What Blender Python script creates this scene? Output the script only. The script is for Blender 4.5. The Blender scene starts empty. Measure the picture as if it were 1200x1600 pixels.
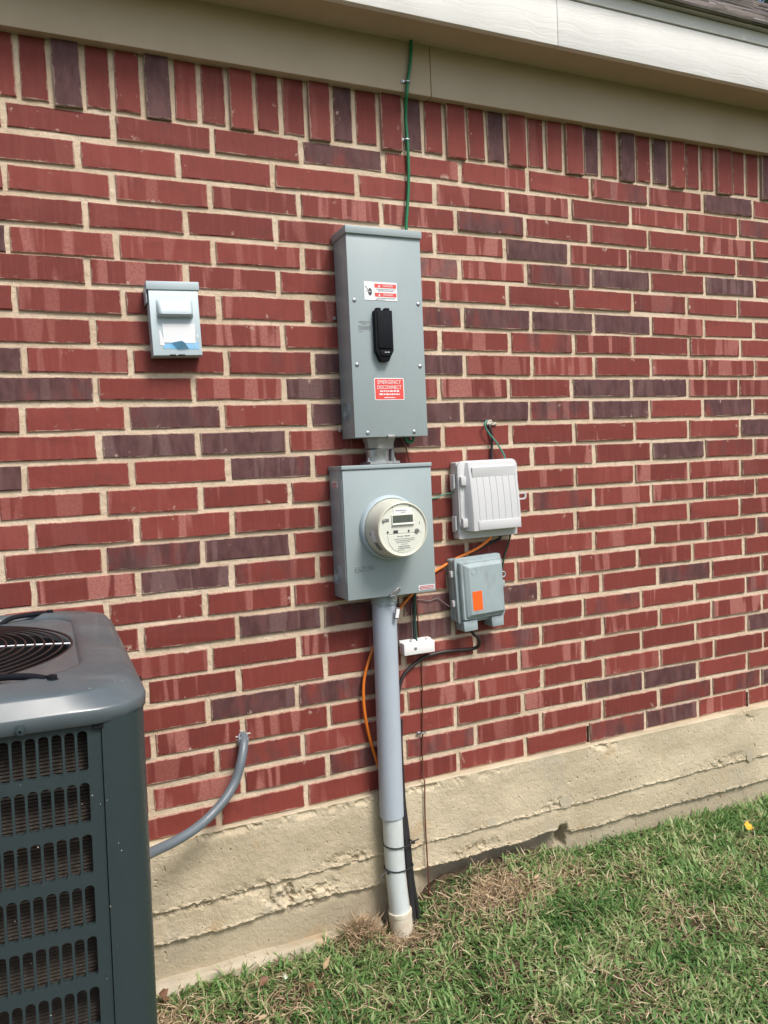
import bpy, bmesh, math, random
import numpy as np
from mathutils import Vector, Matrix
R = math.radians
random.seed(7); rng = np.random.default_rng(11)
sc = bpy.context.scene
col = sc.collection

# ---------------------------------------------------------------- camera, sky, sun, exposure
cam = bpy.data.cameras.new('camera'); cam_o = bpy.data.objects.new('camera', cam); col.objects.link(cam_o)
right, up, back = (0.91544, -0.3999, -0.04527), (0.06364, 0.03277, 0.99743), (-0.39739, -0.91597, 0.05545)
cam_o.matrix_world = Matrix(((right[0], up[0], back[0], 0.0394), (right[1], up[1], back[1], -2.1562),
                             (right[2], up[2], back[2], 1.3281), (0, 0, 0, 1)))
cam.sensor_fit = 'VERTICAL'; cam.sensor_height = 36; cam.lens = 27.289
cam.clip_start = 0.02; cam.clip_end = 2000
sc.camera = cam_o

SUN_EL, SUN_AZ = R(54), R(160)          # azimuth clockwise from +Y: the sun stands in front of the wall
w = bpy.data.worlds.new('World'); sc.world = w; w.use_nodes = True
nt = w.node_tree; nt.nodes.clear()
sky = nt.nodes.new('ShaderNodeTexSky'); sky.sky_type = 'NISHITA'; sky.sun_disc = False
sky.sun_elevation = SUN_EL; sky.sun_rotation = SUN_AZ; sky.air_density = 1.0; sky.dust_density = 3.0; sky.ozone_density = 0.6
bg = nt.nodes.new('ShaderNodeBackground'); bg.inputs['Strength'].default_value = 0.13
wo = nt.nodes.new('ShaderNodeOutputWorld')
nt.links.new(sky.outputs[0], bg.inputs[0]); nt.links.new(bg.outputs[0], wo.inputs[0])
sun = bpy.data.lights.new('sun', 'SUN'); sun.energy = 2.8; sun.angle = R(18); sun.color = (1.0, 0.965, 0.915)
sun_o = bpy.data.objects.new('sun', sun); col.objects.link(sun_o)
sd = Vector((math.sin(SUN_AZ)*math.cos(SUN_EL), math.cos(SUN_AZ)*math.cos(SUN_EL), math.sin(SUN_EL)))
sun_o.rotation_euler = sd.to_track_quat('Z', 'Y').to_euler(); sun_o.location = sd*30
sc.view_settings.view_transform = 'Standard'; sc.view_settings.look = 'None'
sc.view_settings.exposure = 0.40; sc.view_settings.gamma = 1.0

# ---------------------------------------------------------------- material helpers
class G:
    """small node-graph helper"""
    def __init__(s, name):
        s.m = bpy.data.materials.new(name); s.m.use_nodes = True
        s.nt = s.m.node_tree; s.nt.nodes.clear()
        s.out = s.nt.nodes.new('ShaderNodeOutputMaterial')
        s.b = s.nt.nodes.new('ShaderNodeBsdfPrincipled'); s.nt.links.new(s.b.outputs[0], s.out.inputs[0])
    def put(s, sock, v):
        if isinstance(v, bpy.types.NodeSocket): s.nt.links.new(v, sock)
        elif isinstance(v, (tuple, list)) and len(v) == 3 and sock.type == 'RGBA': sock.default_value = (*v, 1)
        else: sock.default_value = v
    def n(s, typ, ins=None, **kw):
        nd = s.nt.nodes.new(typ)
        for k, v in kw.items(): setattr(nd, k, v)
        for k, v in (ins or {}).items(): s.put(nd.inputs[k], v)
        return nd
    def math(s, op, a, b=0.0, c=0.0, clamp=False):
        nd = s.n('ShaderNodeMath', operation=op, use_clamp=clamp)
        for i, v in enumerate((a, b, c)): s.put(nd.inputs[i], v)
        return nd.outputs[0]
    def obj(s): return s.n('ShaderNodeTexCoord').outputs['Object']
    def pos(s): return s.n('ShaderNodeNewGeometry').outputs['Position']
    def vmul(s, v, k):
        nd = s.n('ShaderNodeVectorMath', operation='MULTIPLY'); s.put(nd.inputs[0], v); nd.inputs[1].default_value = k; return nd.outputs[0]
    def vadd(s, v, x):
        nd = s.n('ShaderNodeVectorMath', operation='ADD'); s.put(nd.inputs[0], v); s.put(nd.inputs[1], x); return nd.outputs[0]
    def noise(s, v, scale, detail=3.0, rough=0.55, dist=0.0):
        return s.n('ShaderNodeTexNoise', {'Vector': v, 'Scale': scale, 'Detail': detail, 'Roughness': rough, 'Distortion': dist}).outputs[0]
    def ramp(s, f, lo, hi, a=0.0, b=1.0):
        nd = s.n('ShaderNodeMapRange', {0: f, 1: lo, 2: hi, 3: a, 4: b}, interpolation_type='SMOOTHSTEP'); return nd.outputs[0]
    def mix(s, f, a, b, mode='MIX'):
        nd = s.n('ShaderNodeMix', data_type='RGBA', blend_type=mode)
        s.put(nd.inputs[0], f); s.put(nd.inputs[6], a); s.put(nd.inputs[7], b); return nd.outputs[2]
    def attr(s, name, typ='OBJECT'): return s.n('ShaderNodeAttribute', attribute_name=name, attribute_type=typ).outputs['Fac']
    def bump(s, h, strength, dist=0.001, normal=None):
        nd = s.n('ShaderNodeBump', {'Height': h, 'Strength': strength, 'Distance': dist})
        if normal is not None: s.put(nd.inputs['Normal'], normal)
        return nd.outputs[0]
    def set(s, **kw):
        names = dict(col='Base Color', rough='Roughness', metal='Metallic', normal='Normal', spec='Specular IOR Level',
                     coat='Coat Weight', trans='Transmission Weight', emit='Emission Color', estr='Emission Strength', sub='Subsurface Weight')
        for k, v in kw.items(): s.put(s.b.inputs[names[k]], v)
        return s.m

def paint(name, c, rough=0.45, metal=0.0, var=0.12, dirt=None, dirt_amt=0.0, bump=0.15, spec=0.5, scale=9.0):
    g = G(name); p = g.pos()
    n1 = g.noise(p, scale, 4); n2 = g.noise(p, 160, 2)
    k = g.math('ADD', g.math('MULTIPLY', g.math('SUBTRACT', n1, 0.5), 2*var), 1.0)
    cc = g.n('ShaderNodeVectorMath', operation='SCALE'); cc.inputs[0].default_value = c; g.put(cc.inputs['Scale'], k)
    c_out = cc.outputs[0]
    if dirt:
        f = g.math('MULTIPLY', g.ramp(g.noise(g.vmul(p, (1, 1, .45)), 24, 6, .65), .48, .72), dirt_amt)
        c_out = g.mix(f, c_out, dirt)
    return g.set(col=c_out, rough=g.ramp(n2, .3, .7, max(.04, rough-.07), rough+.08), metal=metal,
                 normal=g.bump(g.noise(p, 420, 2), bump, .0006), spec=spec)

def brick_mat(name, typ):
    g = G(name); ob = g.obj()
    dark, streak, seed = g.attr('dark', typ), g.attr('streak', typ), g.attr('seed', typ)
    sx = g.n('ShaderNodeCombineXYZ', {0: g.math('MULTIPLY', seed, 37.0), 1: 0.0, 2: g.math('MULTIPLY', seed, 91.0)}).outputs[0]
    v = g.vadd(ob, sx)
    big = g.noise(g.vmul(v, (9, 9, 16)), 1.0, 4, .6)
    ver = g.noise(g.vmul(v, (95, 95, 7)), 1.0, 4, .6, .25)
    grain = g.noise(v, 420, 3, .7)
    med = g.noise(g.vmul(v, (34, 34, 12)), 1.0, 3, .6, .3)
    red = g.mix(g.ramp(seed, 0, 1), (.160, .0285, .0210), (.222, .0425, .0315))
    red = g.mix(g.math('MULTIPLY', g.ramp(ver, .45, .75), .22), red, (.25, .073, .063))
    red = g.mix(g.math('MULTIPLY', g.ramp(med, .50, .75), .30), red, (.128, .028, .024))
    red = g.mix(g.math('MULTIPLY', g.ramp(big, .52, .75), .40), red, (.105, .028, .025))
    drk = g.mix(g.ramp(med, .30, .72), (.072, .0285, .0285), (.122, .055, .054))
    df = g.math('ADD', g.math('MULTIPLY', dark, 1.08), g.math('MULTIPLY', g.math('SUBTRACT', g.noise(g.vmul(v, (17, 17, 9)), 1, 3), .5), 1.6))
    df = g.math('MULTIPLY', g.ramp(df, .25, .95), g.ramp(dark, .02, .2))
    c = g.mix(df, red, drk)
    # pale smears left on the face by mortar and firing
    st = g.noise(g.vmul(v, (21, 21, 1.6)), 1, 2, .5, .5)
    stf = g.math('MULTIPLY', g.math('MULTIPLY', g.ramp(st, .53, .60), streak), g.ramp(g.noise(v, 150, 4, .7), .30, .60, .35, .85))
    c = g.mix(stf, c, g.mix(df, (.40, .155, .128), (.19, .115, .107)))
    c = g.mix(g.math('MULTIPLY', g.ramp(g.noise(v, 700, 2, .8), .66, .8), .4), c, (.36, .17, .14))
    c = g.mix(g.math('MULTIPLY', g.ramp(grain, .60, .82), .5), c, (.09, .026, .028))
    xyz = g.n('ShaderNodeSeparateXYZ', {0: ob}).outputs
    if typ == 'OBJECT':       # ragged mortar left along the arrises
        e = g.math('MINIMUM', g.math('SUBTRACT', g.attr('hw'), g.math('ABSOLUTE', xyz[0])), g.math('SUBTRACT', g.attr('hh'), g.math('ABSOLUTE', xyz[2])))
        en = g.math('ADD', g.math('MULTIPLY', g.noise(v, 30, 5, .65), .0125), g.math('MULTIPLY', g.noise(v, 240, 3), .005))
        ef = g.ramp(g.math('SUBTRACT', en, e), .0056, .0078)
        c = g.mix(g.math('MULTIPLY', ef, .5), c, (.56, .43, .32))
        blot = g.math('MULTIPLY', g.ramp(g.noise(v, 22, 5, .7), .62, .68), g.ramp(g.math('ADD', e, g.math('MULTIPLY', big, -.02)), .012, -.004))
        c = g.mix(g.math('MULTIPLY', blot, .7), c, (.55, .42, .33))
    nb = g.bump(grain, .7, .0011, g.bump(med, .6, .0022, g.bump(ver, .25, .0012)))
    return g.set(col=c, rough=g.ramp(grain, .3, .7, .62, .85), normal=nb, spec=.35)

def mortar_mat():
    g = G('mortar'); p = g.pos()
    a, b, d = g.noise(p, 7, 4), g.noise(p, 55, 5, .7), g.noise(p, 600, 3, .8)
    c = g.mix(g.ramp(a, .3, .7), (.585, .455, .322), (.715, .58, .435))
    c = g.mix(g.math('MULTIPLY', g.ramp(b, .53, .72), .6), c, (.42, .32, .215))
    c = g.mix(g.math('MULTIPLY', g.ramp(g.noise(g.vmul(p, (2.5, 1, 5)), 1, 4), .52, .70), .5), c, (.50, .39, .275))
    c = g.mix(g.math('MULTIPLY', g.ramp(d, .6, .8), .5), c, (.34, .265, .195))
    return g.set(col=c, rough=.9, normal=g.bump(d, .8, .0014, g.bump(b, .9, .006)), spec=.2)

def concrete_mat(name, base, light, dirt, splash_shade=.4):
    g = G(name); p = g.pos()
    a = g.noise(g.vmul(p, (3.2, 3.2, 6)), 1, 5, .6); b = g.noise(p, 46, 5, .65); d = g.noise(p, 500, 3, .7)
    hor = g.noise(g.vmul(p, (5, 5, 120)), 1, 4, .6)
    c = g.mix(g.ramp(a, .36, .64), base, light)
    c = g.mix(g.math('MULTIPLY', g.ramp(hor, .5, .75), .28), c, dirt)
    c = g.mix(g.math('MULTIPLY', g.ramp(b, .56, .72), .38), c, dirt)
    c = g.mix(g.math('MULTIPLY', g.ramp(g.noise(p, 5.5, 4, .6, .4), .58, .70), .4), c, (.42, .385, .315))
    c = g.mix(g.math('MULTIPLY', g.ramp(g.noise(p, 8, 4, .6), .60, .70), .5), c, (.52, .37, .21))
    vo = g.n('ShaderNodeTexVoronoi', {'Vector': p, 'Scale': 52.0, 'Randomness': 1.0}).outputs['Distance']
    pit = g.math('MULTIPLY', g.ramp(vo, .15, .06), g.ramp(g.noise(p, 13, 3), .53, .60))
    c = g.mix(g.math('MULTIPLY', pit, .75), c, (.07, .055, .04))
    h = g.math('SUBTRACT', g.math('ADD', g.math('MULTIPLY', b, .6), g.math('MULTIPLY', d, .25)), pit)
    zz = g.n('ShaderNodeSeparateXYZ', {0: p}).outputs[2]      # soil spatter and painted recess shade, darker towards the lawn
    c = g.mix(g.math('MULTIPLY', g.ramp(g.math('ADD', zz, g.math('MULTIPLY', g.noise(p, 9, 4), .05)), .105, .045), splash_shade), c, (.27, .235, .17))
    return g.set(col=c, rough=.92, normal=g.bump(d, .9, .0022, g.bump(h, .8, .0028)), spec=.2)

def board_mat(name, c0, c1, strength=.6):
    g = G(name); p = g.pos()
    q = g.vadd(g.vmul(p, (1.6, 1, 34)), g.n('ShaderNodeCombineXYZ', {2: g.math('MULTIPLY', g.noise(g.vmul(p, (4, 1, 9)), 1, 3), 3.6)}).outputs[0])
    gr = g.noise(q, 1.5, 4, .6); lines = g.noise(g.vmul(q, (.6, 1, 3.2)), 1.3, 3, .6)
    c = g.mix(g.ramp(g.noise(p, 6, 4), .3, .7), c0, c1)
    c = g.mix(g.math('MULTIPLY', g.ramp(g.noise(p, 120, 3), .64, .76), .25), c, (.30, .27, .22))
    return g.set(col=c, rough=.6, normal=g.bump(g.math('ADD', gr, g.math('MULTIPLY', lines, .6)), strength, .004), spec=.35)

M = {}
M['brick'] = brick_mat('brick', 'OBJECT'); M['brick_more'] = brick_mat('brick_more', 'GEOMETRY')
M['mortar'] = mortar_mat()
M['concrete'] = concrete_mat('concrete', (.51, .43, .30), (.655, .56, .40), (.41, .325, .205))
M['ledge'] = concrete_mat('ledge', (.47, .405, .30), (.58, .51, .39), (.33, .265, .18), 0.0)
M['patch'] = concrete_mat('patch', (.48, .42, .31), (.60, .53, .40), (.42, .35, .25))
M['board'] = board_mat('painted_board', (.70, .69, .65), (.75, .74, .70), .30)
M['trim'] = board_mat('painted_trim', (.47, .375, .265), (.51, .41, .295), .10)
M['drip'] = paint('drip_edge', (.36, .34, .28), .4, .2)
M['grey_box'] = paint('grey_enamel', (.318, .378, .384), .38, 0, .05, (.25, .29, .285), .16, .05)
M['pale_box'] = paint('pale_grey_enamel', (.42, .50, .525), .42, 0, .05, (.38, .42, .42), .25, .08)
M['weathered'] = paint('weathered_grey_plastic', (.31, .375, .385), .62, 0, .14, (.23, .255, .24), .8, .2, scale=26)
M['white_plastic'] = paint('off_white_plastic', (.55, .555, .555), .5, 0, .03, (.5, .49, .46), .12, .08)
M['white'] = paint('white_plastic', (.80, .79, .77), .45, 0, .03)
M['cream'] = paint('cream_plastic', (.60, .595, .49), .34, 0, .04, (.40, .36, .26), .25)
M['cream_face'] = paint('cream_face', (.68, .69, .60), .4, 0, .03)
M['paper'] = paint('paper_label', (.78, .79, .80), .5, 0, .03)
M['red'] = paint('red_label', (.72, .075, .06), .45, 0, .05)
M['red_dull'] = paint('faded_red_label', (.40, .09, .09), .5, 0, .1)
M['orange_label'] = paint('orange_label', (.95, .125, .012), .5, 0, .03)
M['blue'] = paint('blue_label', (.20, .50, .76), .45, 0, .15, (.65, .75, .82), .5)
M['ink'] = paint('ink', (.05, .05, .055), .6)
M['soft_ink'] = paint('faded_ink', (.17, .19, .185), .6)
M['black'] = paint('black_plastic', (.007, .008, .011), .75, spec=.2)
M['black_rubber'] = paint('black_rubber', (.017, .017, .019), .5, 0, .2, (.05, .045, .04), .4)
M['dark_brown_rubber'] = paint('brown_black_cable', (.028, .02, .02), .45)
M['lcd'] = paint('lcd_screen', (.085, .10, .082), .22)
M['steel'] = paint('zinc_steel', (.48, .50, .52), .34, .9, .12, (.2, .2, .19), .4)
M['cast'] = paint('cast_zinc', (.40, .40, .385), .5, .75, .15, (.18, .165, .14), .6, .5)
M['green_wire'] = paint('green_insulation', (.008, .16, .06), .35)
M['teal_wire'] = paint('teal_insulation', (.07, .26, .20), .4)
M['dark_green_wire'] = paint('dark_green_insulation', (.02, .065, .04), .45)
M['copper'] = paint('weathered_copper', (.20, .075, .05), .5, .5, .15)
M['orange_wire'] = paint('orange_insulation', (.78, .20, .022), .42)
M['grey_wire'] = paint('grey_wire', (.17, .145, .14), .5)
M['pvc_grey'] = paint('grey_pvc', (.40, .45, .51), .48, 0, .035, (.30, .33, .37), .25, .08)
M['pvc_white'] = paint('white_pvc', (.54, .585, .585), .45, 0, .05, (.42, .38, .30), .3, .1)
M['pvc_cream'] = paint('cream_pvc', (.64, .60, .49), .45, 0, .06, (.40, .25, .13), .5, .1)
M['liquidtight'] = paint('grey_flexible_conduit', (.125, .15, .17), .36, 0, .06)
M['ac_paint'] = paint('slate_enamel', (.033, .049, .052), .36, .15, .05, None, 0, .02)
def lid_mat():  # same slate paint, lightened to carry the sky's sheen in its colour
    g = G('slate_enamel_sheen'); p = g.pos()
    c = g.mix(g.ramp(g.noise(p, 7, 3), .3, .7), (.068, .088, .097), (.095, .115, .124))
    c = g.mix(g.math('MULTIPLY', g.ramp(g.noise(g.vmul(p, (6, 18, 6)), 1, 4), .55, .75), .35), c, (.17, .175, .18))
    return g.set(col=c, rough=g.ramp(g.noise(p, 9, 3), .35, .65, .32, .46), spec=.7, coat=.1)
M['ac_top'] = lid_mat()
M['coil'] = paint('coil_fins', (.042, .030, .019), .7, 0, .4, (.014, .010, .007), .8, .3, scale=14)
M['grille'] = paint('grille_wire', (.035, .022, .02), .42, .2, .3)
M['dark'] = paint('dark_void', (.012, .011, .011), .8)
M['seal'] = paint('sealant', (.50, .45, .37), .8, 0, .2, bump=.6)

def roof_mat():
    g = G('roof_shingle'); p = g.pos()
    c = g.mix(g.ramp(g.noise(g.vmul(p, (3.2, 7, 7)), 1, 3), .35, .65), (.20, .175, .165), (.50, .445, .42))
    c = g.mix(g.math('MULTIPLY', g.ramp(g.noise(p, 500, 2), .5, .8), .6), c, (.05, .045, .04))
    return g.set(col=c, rough=.95, normal=g.bump(g.noise(p, 500, 2), .6, .002))
M['shingle'] = roof_mat()

def soil_mat():
    g = G('soil'); p = g.pos()
    a, b = g.noise(p, 12, 5), g.noise(p, 160, 5, .7)
    c = g.mix(g.ramp(a, .35, .65), (.07, .053, .034), (.15, .11, .068))
    c = g.mix(g.math('MULTIPLY', g.ramp(b, .5, .7), .7), c, (.20, .15, .085))
    far = g.ramp(g.n('ShaderNodeVectorMath', {0: p}, operation='LENGTH').outputs['Value'], 3.2, 5.5)
    c = g.mix(far, c, g.mix(g.ramp(b, .35, .65), (.035, .07, .02), (.10, .12, .045)))
    return g.set(col=c, rough=.95, normal=g.bump(b, .9, .012), spec=.15)
M['soil'] = soil_mat()

def blade_mat(name, cols, trans=.25):
    g = G(name); t = g.attr('tint', 'GEOMETRY')
    cr = g.n('ShaderNodeValToRGB', {0: t}); e = cr.color_ramp.elements
    e[0].position = 0; e[0].color = (*cols[0], 1); e[1].position = 1; e[1].color = (*cols[-1], 1)
    for i, c in enumerate(cols[1:-1]):
        k = e.new((i+1)/(len(cols)-1)); k.color = (*c, 1)
    m = g.set(col=cr.outputs[0], rough=.55, spec=.3)
    tr = g.n('ShaderNodeBsdfTranslucent', {0: cr.outputs[0]})
    mx = g.n('ShaderNodeMixShader', {0: trans}); g.nt.links.new(g.b.outputs[0], mx.inputs[1]); g.nt.links.new(tr.outputs[0], mx.inputs[2])
    g.nt.links.new(mx.outputs[0], g.out.inputs[0]); return m
M['grass'] = blade_mat('grass_blade', [(.07, .17, .046), (.145, .285, .08), (.24, .39, .135), (.38, .47, .21), (.60, .57, .34)], .4)
M['straw'] = blade_mat('straw_blade', [(.16, .105, .06), (.34, .24, .14), (.52, .39, .25), (.68, .56, .39)], .15)
M['leaf_yellow'] = paint('yellow_leaf', (.62, .36, .03), .5, 0, .2)
M['leaf_brown'] = paint('brown_leaf', (.16, .082, .045), .6, 0, .3, scale=60)
M['leaf_tan'] = paint('tan_leaf', (.36, .26, .15), .6, 0, .3, scale=60)
M['leaf_pale'] = paint('pale_leaf', (.48, .58, .50), .5, 0, .1)
M['bark'] = paint('bark', (.07, .05, .035), .9, 0, .3, bump=1)
M['foliage'] = blade_mat('tree_leaf', [(.010, .035, .012), (.02, .06, .018), (.04, .095, .03)], .3)

# ---------------------------------------------------------------- geometry helpers
ORG = {}
def tag(o, label=None, cat=None, group=None, kind=None):
    for k, v in (('label', label), ('category', cat), ('group', group), ('kind', kind)):
        if v: o[k] = v
    return o
def thing(name, label, cat, loc, group=None, rot=None):
    o = bpy.data.objects.new(name, None); col.objects.link(o); o.empty_display_size = .05
    o.location = loc; ORG[o] = Vector(loc)
    if rot: o.rotation_euler = rot
    return tag(o, label, cat, group)
def build(name, bm, mat, parent=None, smooth=None, origin=None):
    """link bm (vertices in world coordinates) as one mesh object"""
    base = ORG[parent] if parent is not None else Vector((0, 0, 0))
    o_w = Vector(origin) if origin is not None else base
    bmesh.ops.translate(bm, verts=bm.verts, vec=-o_w)
    me = bpy.data.meshes.new(name); bmesh.ops.recalc_face_normals(bm, faces=bm.faces); bm.to_mesh(me); bm.free()
    if smooth is not None:
        me.polygons.foreach_set('use_smooth', [True]*len(me.polygons)); me.set_sharp_from_angle(angle=R(smooth))
    me.materials.append(M[mat] if isinstance(mat, str) else mat)
    o = bpy.data.objects.new(name, me); col.objects.link(o); o.parent = parent; o.location = o_w-base; ORG[o] = o_w
    return o
def B(): return bmesh.new()
def merge(bm, tmp):
    me = bpy.data.meshes.new('tmp'); tmp.to_mesh(me); tmp.free(); bm.from_mesh(me); bpy.data.meshes.remove(me); return bm
def box(x0, x1, y0, y1, z0, z1, bev=0, seg=2, bm=None, rot=None, edges=None):
    t = B(); bmesh.ops.create_cube(t, size=1)
    bmesh.ops.scale(t, vec=(x1-x0, y1-y0, z1-z0), verts=t.verts)
    if bev:
        es = t.edges[:] if edges is None else [e for e in t.edges if edges(e)]
        bmesh.ops.bevel(t, geom=es, offset=bev, segments=seg, profile=.5, affect='EDGES')
    if rot is not None: bmesh.ops.rotate(t, cent=(0, 0, 0), matrix=rot, verts=t.verts)
    bmesh.ops.translate(t, vec=((x0+x1)/2, (y0+y1)/2, (z0+z1)/2), verts=t.verts)
    return merge(bm if bm else B(), t)
def smooth_path(pts, n=8):
    P = [Vector(p) for p in pts]; P = [P[0]*2-P[1]]+P+[P[-1]*2-P[-2]]; out = []
    for i in range(1, len(P)-2):
        for k in range(n):
            t = k/n; a, b, c, d = P[i-1], P[i], P[i+1], P[i+2]
            out.append(.5*((2*b)+(c-a)*t+(2*a-5*b+4*c-d)*t*t+(3*b-a-3*c+d)*t**3))
    return out+[P[-2]]
def tube(pts, r, seg=8, bm=None, n=6, caps=True, rf=None):
    bm = bm if bm else B(); P = smooth_path(pts, n) if n > 1 else [Vector(p) for p in pts]
    prev = None; rings = []
    for i, p in enumerate(P):
        t = (P[min(i+1, len(P)-1)]-P[max(i-1, 0)]).normalized()
        if prev is None:
            a = Vector((0, 0, 1)) if abs(t.z) < .9 else Vector((1, 0, 0)); u = t.cross(a).normalized()
        else: u = (prev-t*prev.dot(t)).normalized()
        prev = u; v = t.cross(u); rr = r if rf is None else rf(i, r)
        rings.append([bm.verts.new(p+(u*math.cos(k*math.tau/seg)+v*math.sin(k*math.tau/seg))*rr) for k in range(seg)])
    for A, C in zip(rings, rings[1:]):
        for k in range(seg): bm.faces.new((A[k], A[(k+1) % seg], C[(k+1) % seg], C[k]))
    if caps: bm.faces.new(rings[0][::-1]); bm.faces.new(rings[-1])
    return bm
def lathe(prof, c, axis='y', seg=40, bm=None, close=False):
    """profile of (radius, offset along axis)"""
    bm = bm if bm else B(); rings = []
    for r, h in prof:
        ring = []
        for k in range(seg):
            a = k*math.tau/seg; x, z = math.cos(a)*r, math.sin(a)*r
            ring.append(bm.verts.new((c[0]+x, c[1]+h, c[2]+z) if axis == 'y' else (c[0]+x, c[1]+z, c[2]+h) if axis == 'z' else (c[0]+h, c[1]+x, c[2]+z)))
        rings.append(ring)
    for A, C in zip(rings, rings[1:]):
        for k in range(seg): bm.faces.new((A[k], A[(k+1) % seg], C[(k+1) % seg], C[k]))
    if close: bm.faces.new(rings[0]); bm.faces.new(rings[-1])
    return bm
def prism(poly, y0, y1, bm=None, bev=0):
    """polygon of (x, z) pushed from y0 (front) to y1"""
    t = B(); a = [t.verts.new((x, y0, z)) for x, z in poly]; b = [t.verts.new((x, y1, z)) for x, z in poly]
    t.faces.new(a); t.faces.new(b[::-1]); n = len(poly)
    for i in range(n): t.faces.new((a[i], b[i], b[(i+1) % n], a[(i+1) % n]))
    bmesh.ops.recalc_face_normals(t, faces=t.faces)
    if bev: bmesh.ops.bevel(t, geom=t.edges[:], offset=bev, segments=2, profile=.5, affect='EDGES')
    return merge(bm if bm else B(), t)
def rrect(x0, x1, z0, z1, r, n=5):
    out = []
    for cx, cz, a0 in ((x1-r, z1-r, 0), (x0+r, z1-r, 90), (x0+r, z0+r, 180), (x1-r, z0+r, 270)):
        out += [(cx+r*math.cos(R(a0+90*k/n)), cz+r*math.sin(R(a0+90*k/n))) for k in range(n+1)]
    return out
def screw(c, r=.0045, parent=None, mat='steel', depth=.003):
    bm = lathe([(r*1.25, 0), (r*1.2, -depth*.5), (r*.8, -depth), (r*.25, -depth)], c, 'y', 14)
    box(c[0]-r*.7, c[0]+r*.7, c[1]-depth-.0004, c[1]-depth+.001, c[2]-r*.14, c[2]+r*.14, bm=bm)
    return build('screw', bm, mat, parent, 40)
def lettering(s, size, x, y, z, mat, parent, align='CENTER', ext=.0002, name='lettering', sx=1.0):
    cu = bpy.data.curves.new('t', 'FONT'); cu.body = s; cu.size = size; cu.align_x = align; cu.align_y = 'CENTER'
    cu.extrude = ext; cu.resolution_u = 2
    to = bpy.data.objects.new('t', cu); col.objects.link(to)
    bpy.context.view_layer.update()
    me = bpy.data.meshes.new_from_object(to.evaluated_get(bpy.context.evaluated_depsgraph_get()))
    bpy.data.objects.remove(to); bpy.data.curves.remove(cu)
    bm = B(); bm.from_mesh(me); bpy.data.meshes.remove(me)
    for v in bm.verts: v.co = Vector((x+v.co.x*sx, y-v.co.z, z+v.co.y))
    return build(name, bm, mat, parent)
def dashes(rows, y, parent, mat='soft_ink', name='fine_print'):
    """rows of (x0, x1, z, height): print too small to read"""
    bm = B(); rr = random.Random(int(abs(rows[0][0])*9999))
    for x0, x1, z, h in rows:
        x = x0
        while x < x1:
            l = rr.uniform(.6, 2.6)*h; box(x, min(x+l, x1), y-.0003, y+.0002, z, z+h*rr.uniform(.7, 1), bm=bm); x += l+h*.45
    return build(name, bm, mat, parent)
def single(name, bm, mat, label, cat, group=None, smooth=None, origin=None):
    return tag(build(name, bm, mat, None, smooth, origin), label, cat, group)
def vnoise(x, y, s, seed=0):
    """vectorised value noise, 0..1"""
    x = np.asarray(x, float)*s+seed*17.3; y = np.asarray(y, float)*s+seed*5.1
    xi, yi = np.floor(x).astype(np.int64), np.floor(y).astype(np.int64); fx, fy = x-xi, y-yi
    fx = fx*fx*(3-2*fx); fy = fy*fy*(3-2*fy)
    def hsh(a, b):
        n = (a*374761393+b*668265263+seed*1442695041) & 0xffffffff
        n = ((n ^ (n >> 13))*1274126177) & 0xffffffff
        return ((n ^ (n >> 16)) & 0xffff)/65535.
    return (hsh(xi, yi)*(1-fx)+hsh(xi+1, yi)*fx)*(1-fy)+(hsh(xi, yi+1)*(1-fx)+hsh(xi+1, yi+1)*fx)*fy
def fbm(x, y, s, seed=0, o=4):
    t = 0; a = .5
    for k in range(o): t = t+a*vnoise(x, y, s*2**k, seed+k); a *= .5
    return t/(1-.5**o)
def sstep(a, b, x):
    t = np.clip((np.asarray(x, float)-a)/(b-a), 0, 1); return t*t*(3-2*t)
def grid_mesh(name, X, Y, Z, mat, parent=None, kind=None):
    ny, nx = X.shape; me = bpy.data.meshes.new(name)
    v = np.stack([X, Y, Z], -1).reshape(-1, 3); i = np.arange(nx*ny).reshape(ny, nx)
    f = np.stack([i[:-1, :-1], i[:-1, 1:], i[1:, 1:], i[1:, :-1]], -1).reshape(-1, 4)
    me.vertices.add(len(v)); me.vertices.foreach_set('co', v.ravel()); me.loops.add(f.size); me.loops.foreach_set('vertex_index', f.ravel())
    me.polygons.add(len(f)); me.polygons.foreach_set('loop_start', np.arange(0, f.size, 4)); me.polygons.foreach_set('loop_total', np.full(len(f), 4))
    me.polygons.foreach_set('use_smooth', [True]*len(f)); me.update(calc_edges=True); me.validate(); me.materials.append(M[mat])
    o = bpy.data.objects.new(name, me); col.objects.link(o)
    if parent is not None: o.parent = parent; o.location = -ORG[parent]
    ORG[o] = Vector((0, 0, 0)); tag(o, kind=kind); return o
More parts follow.
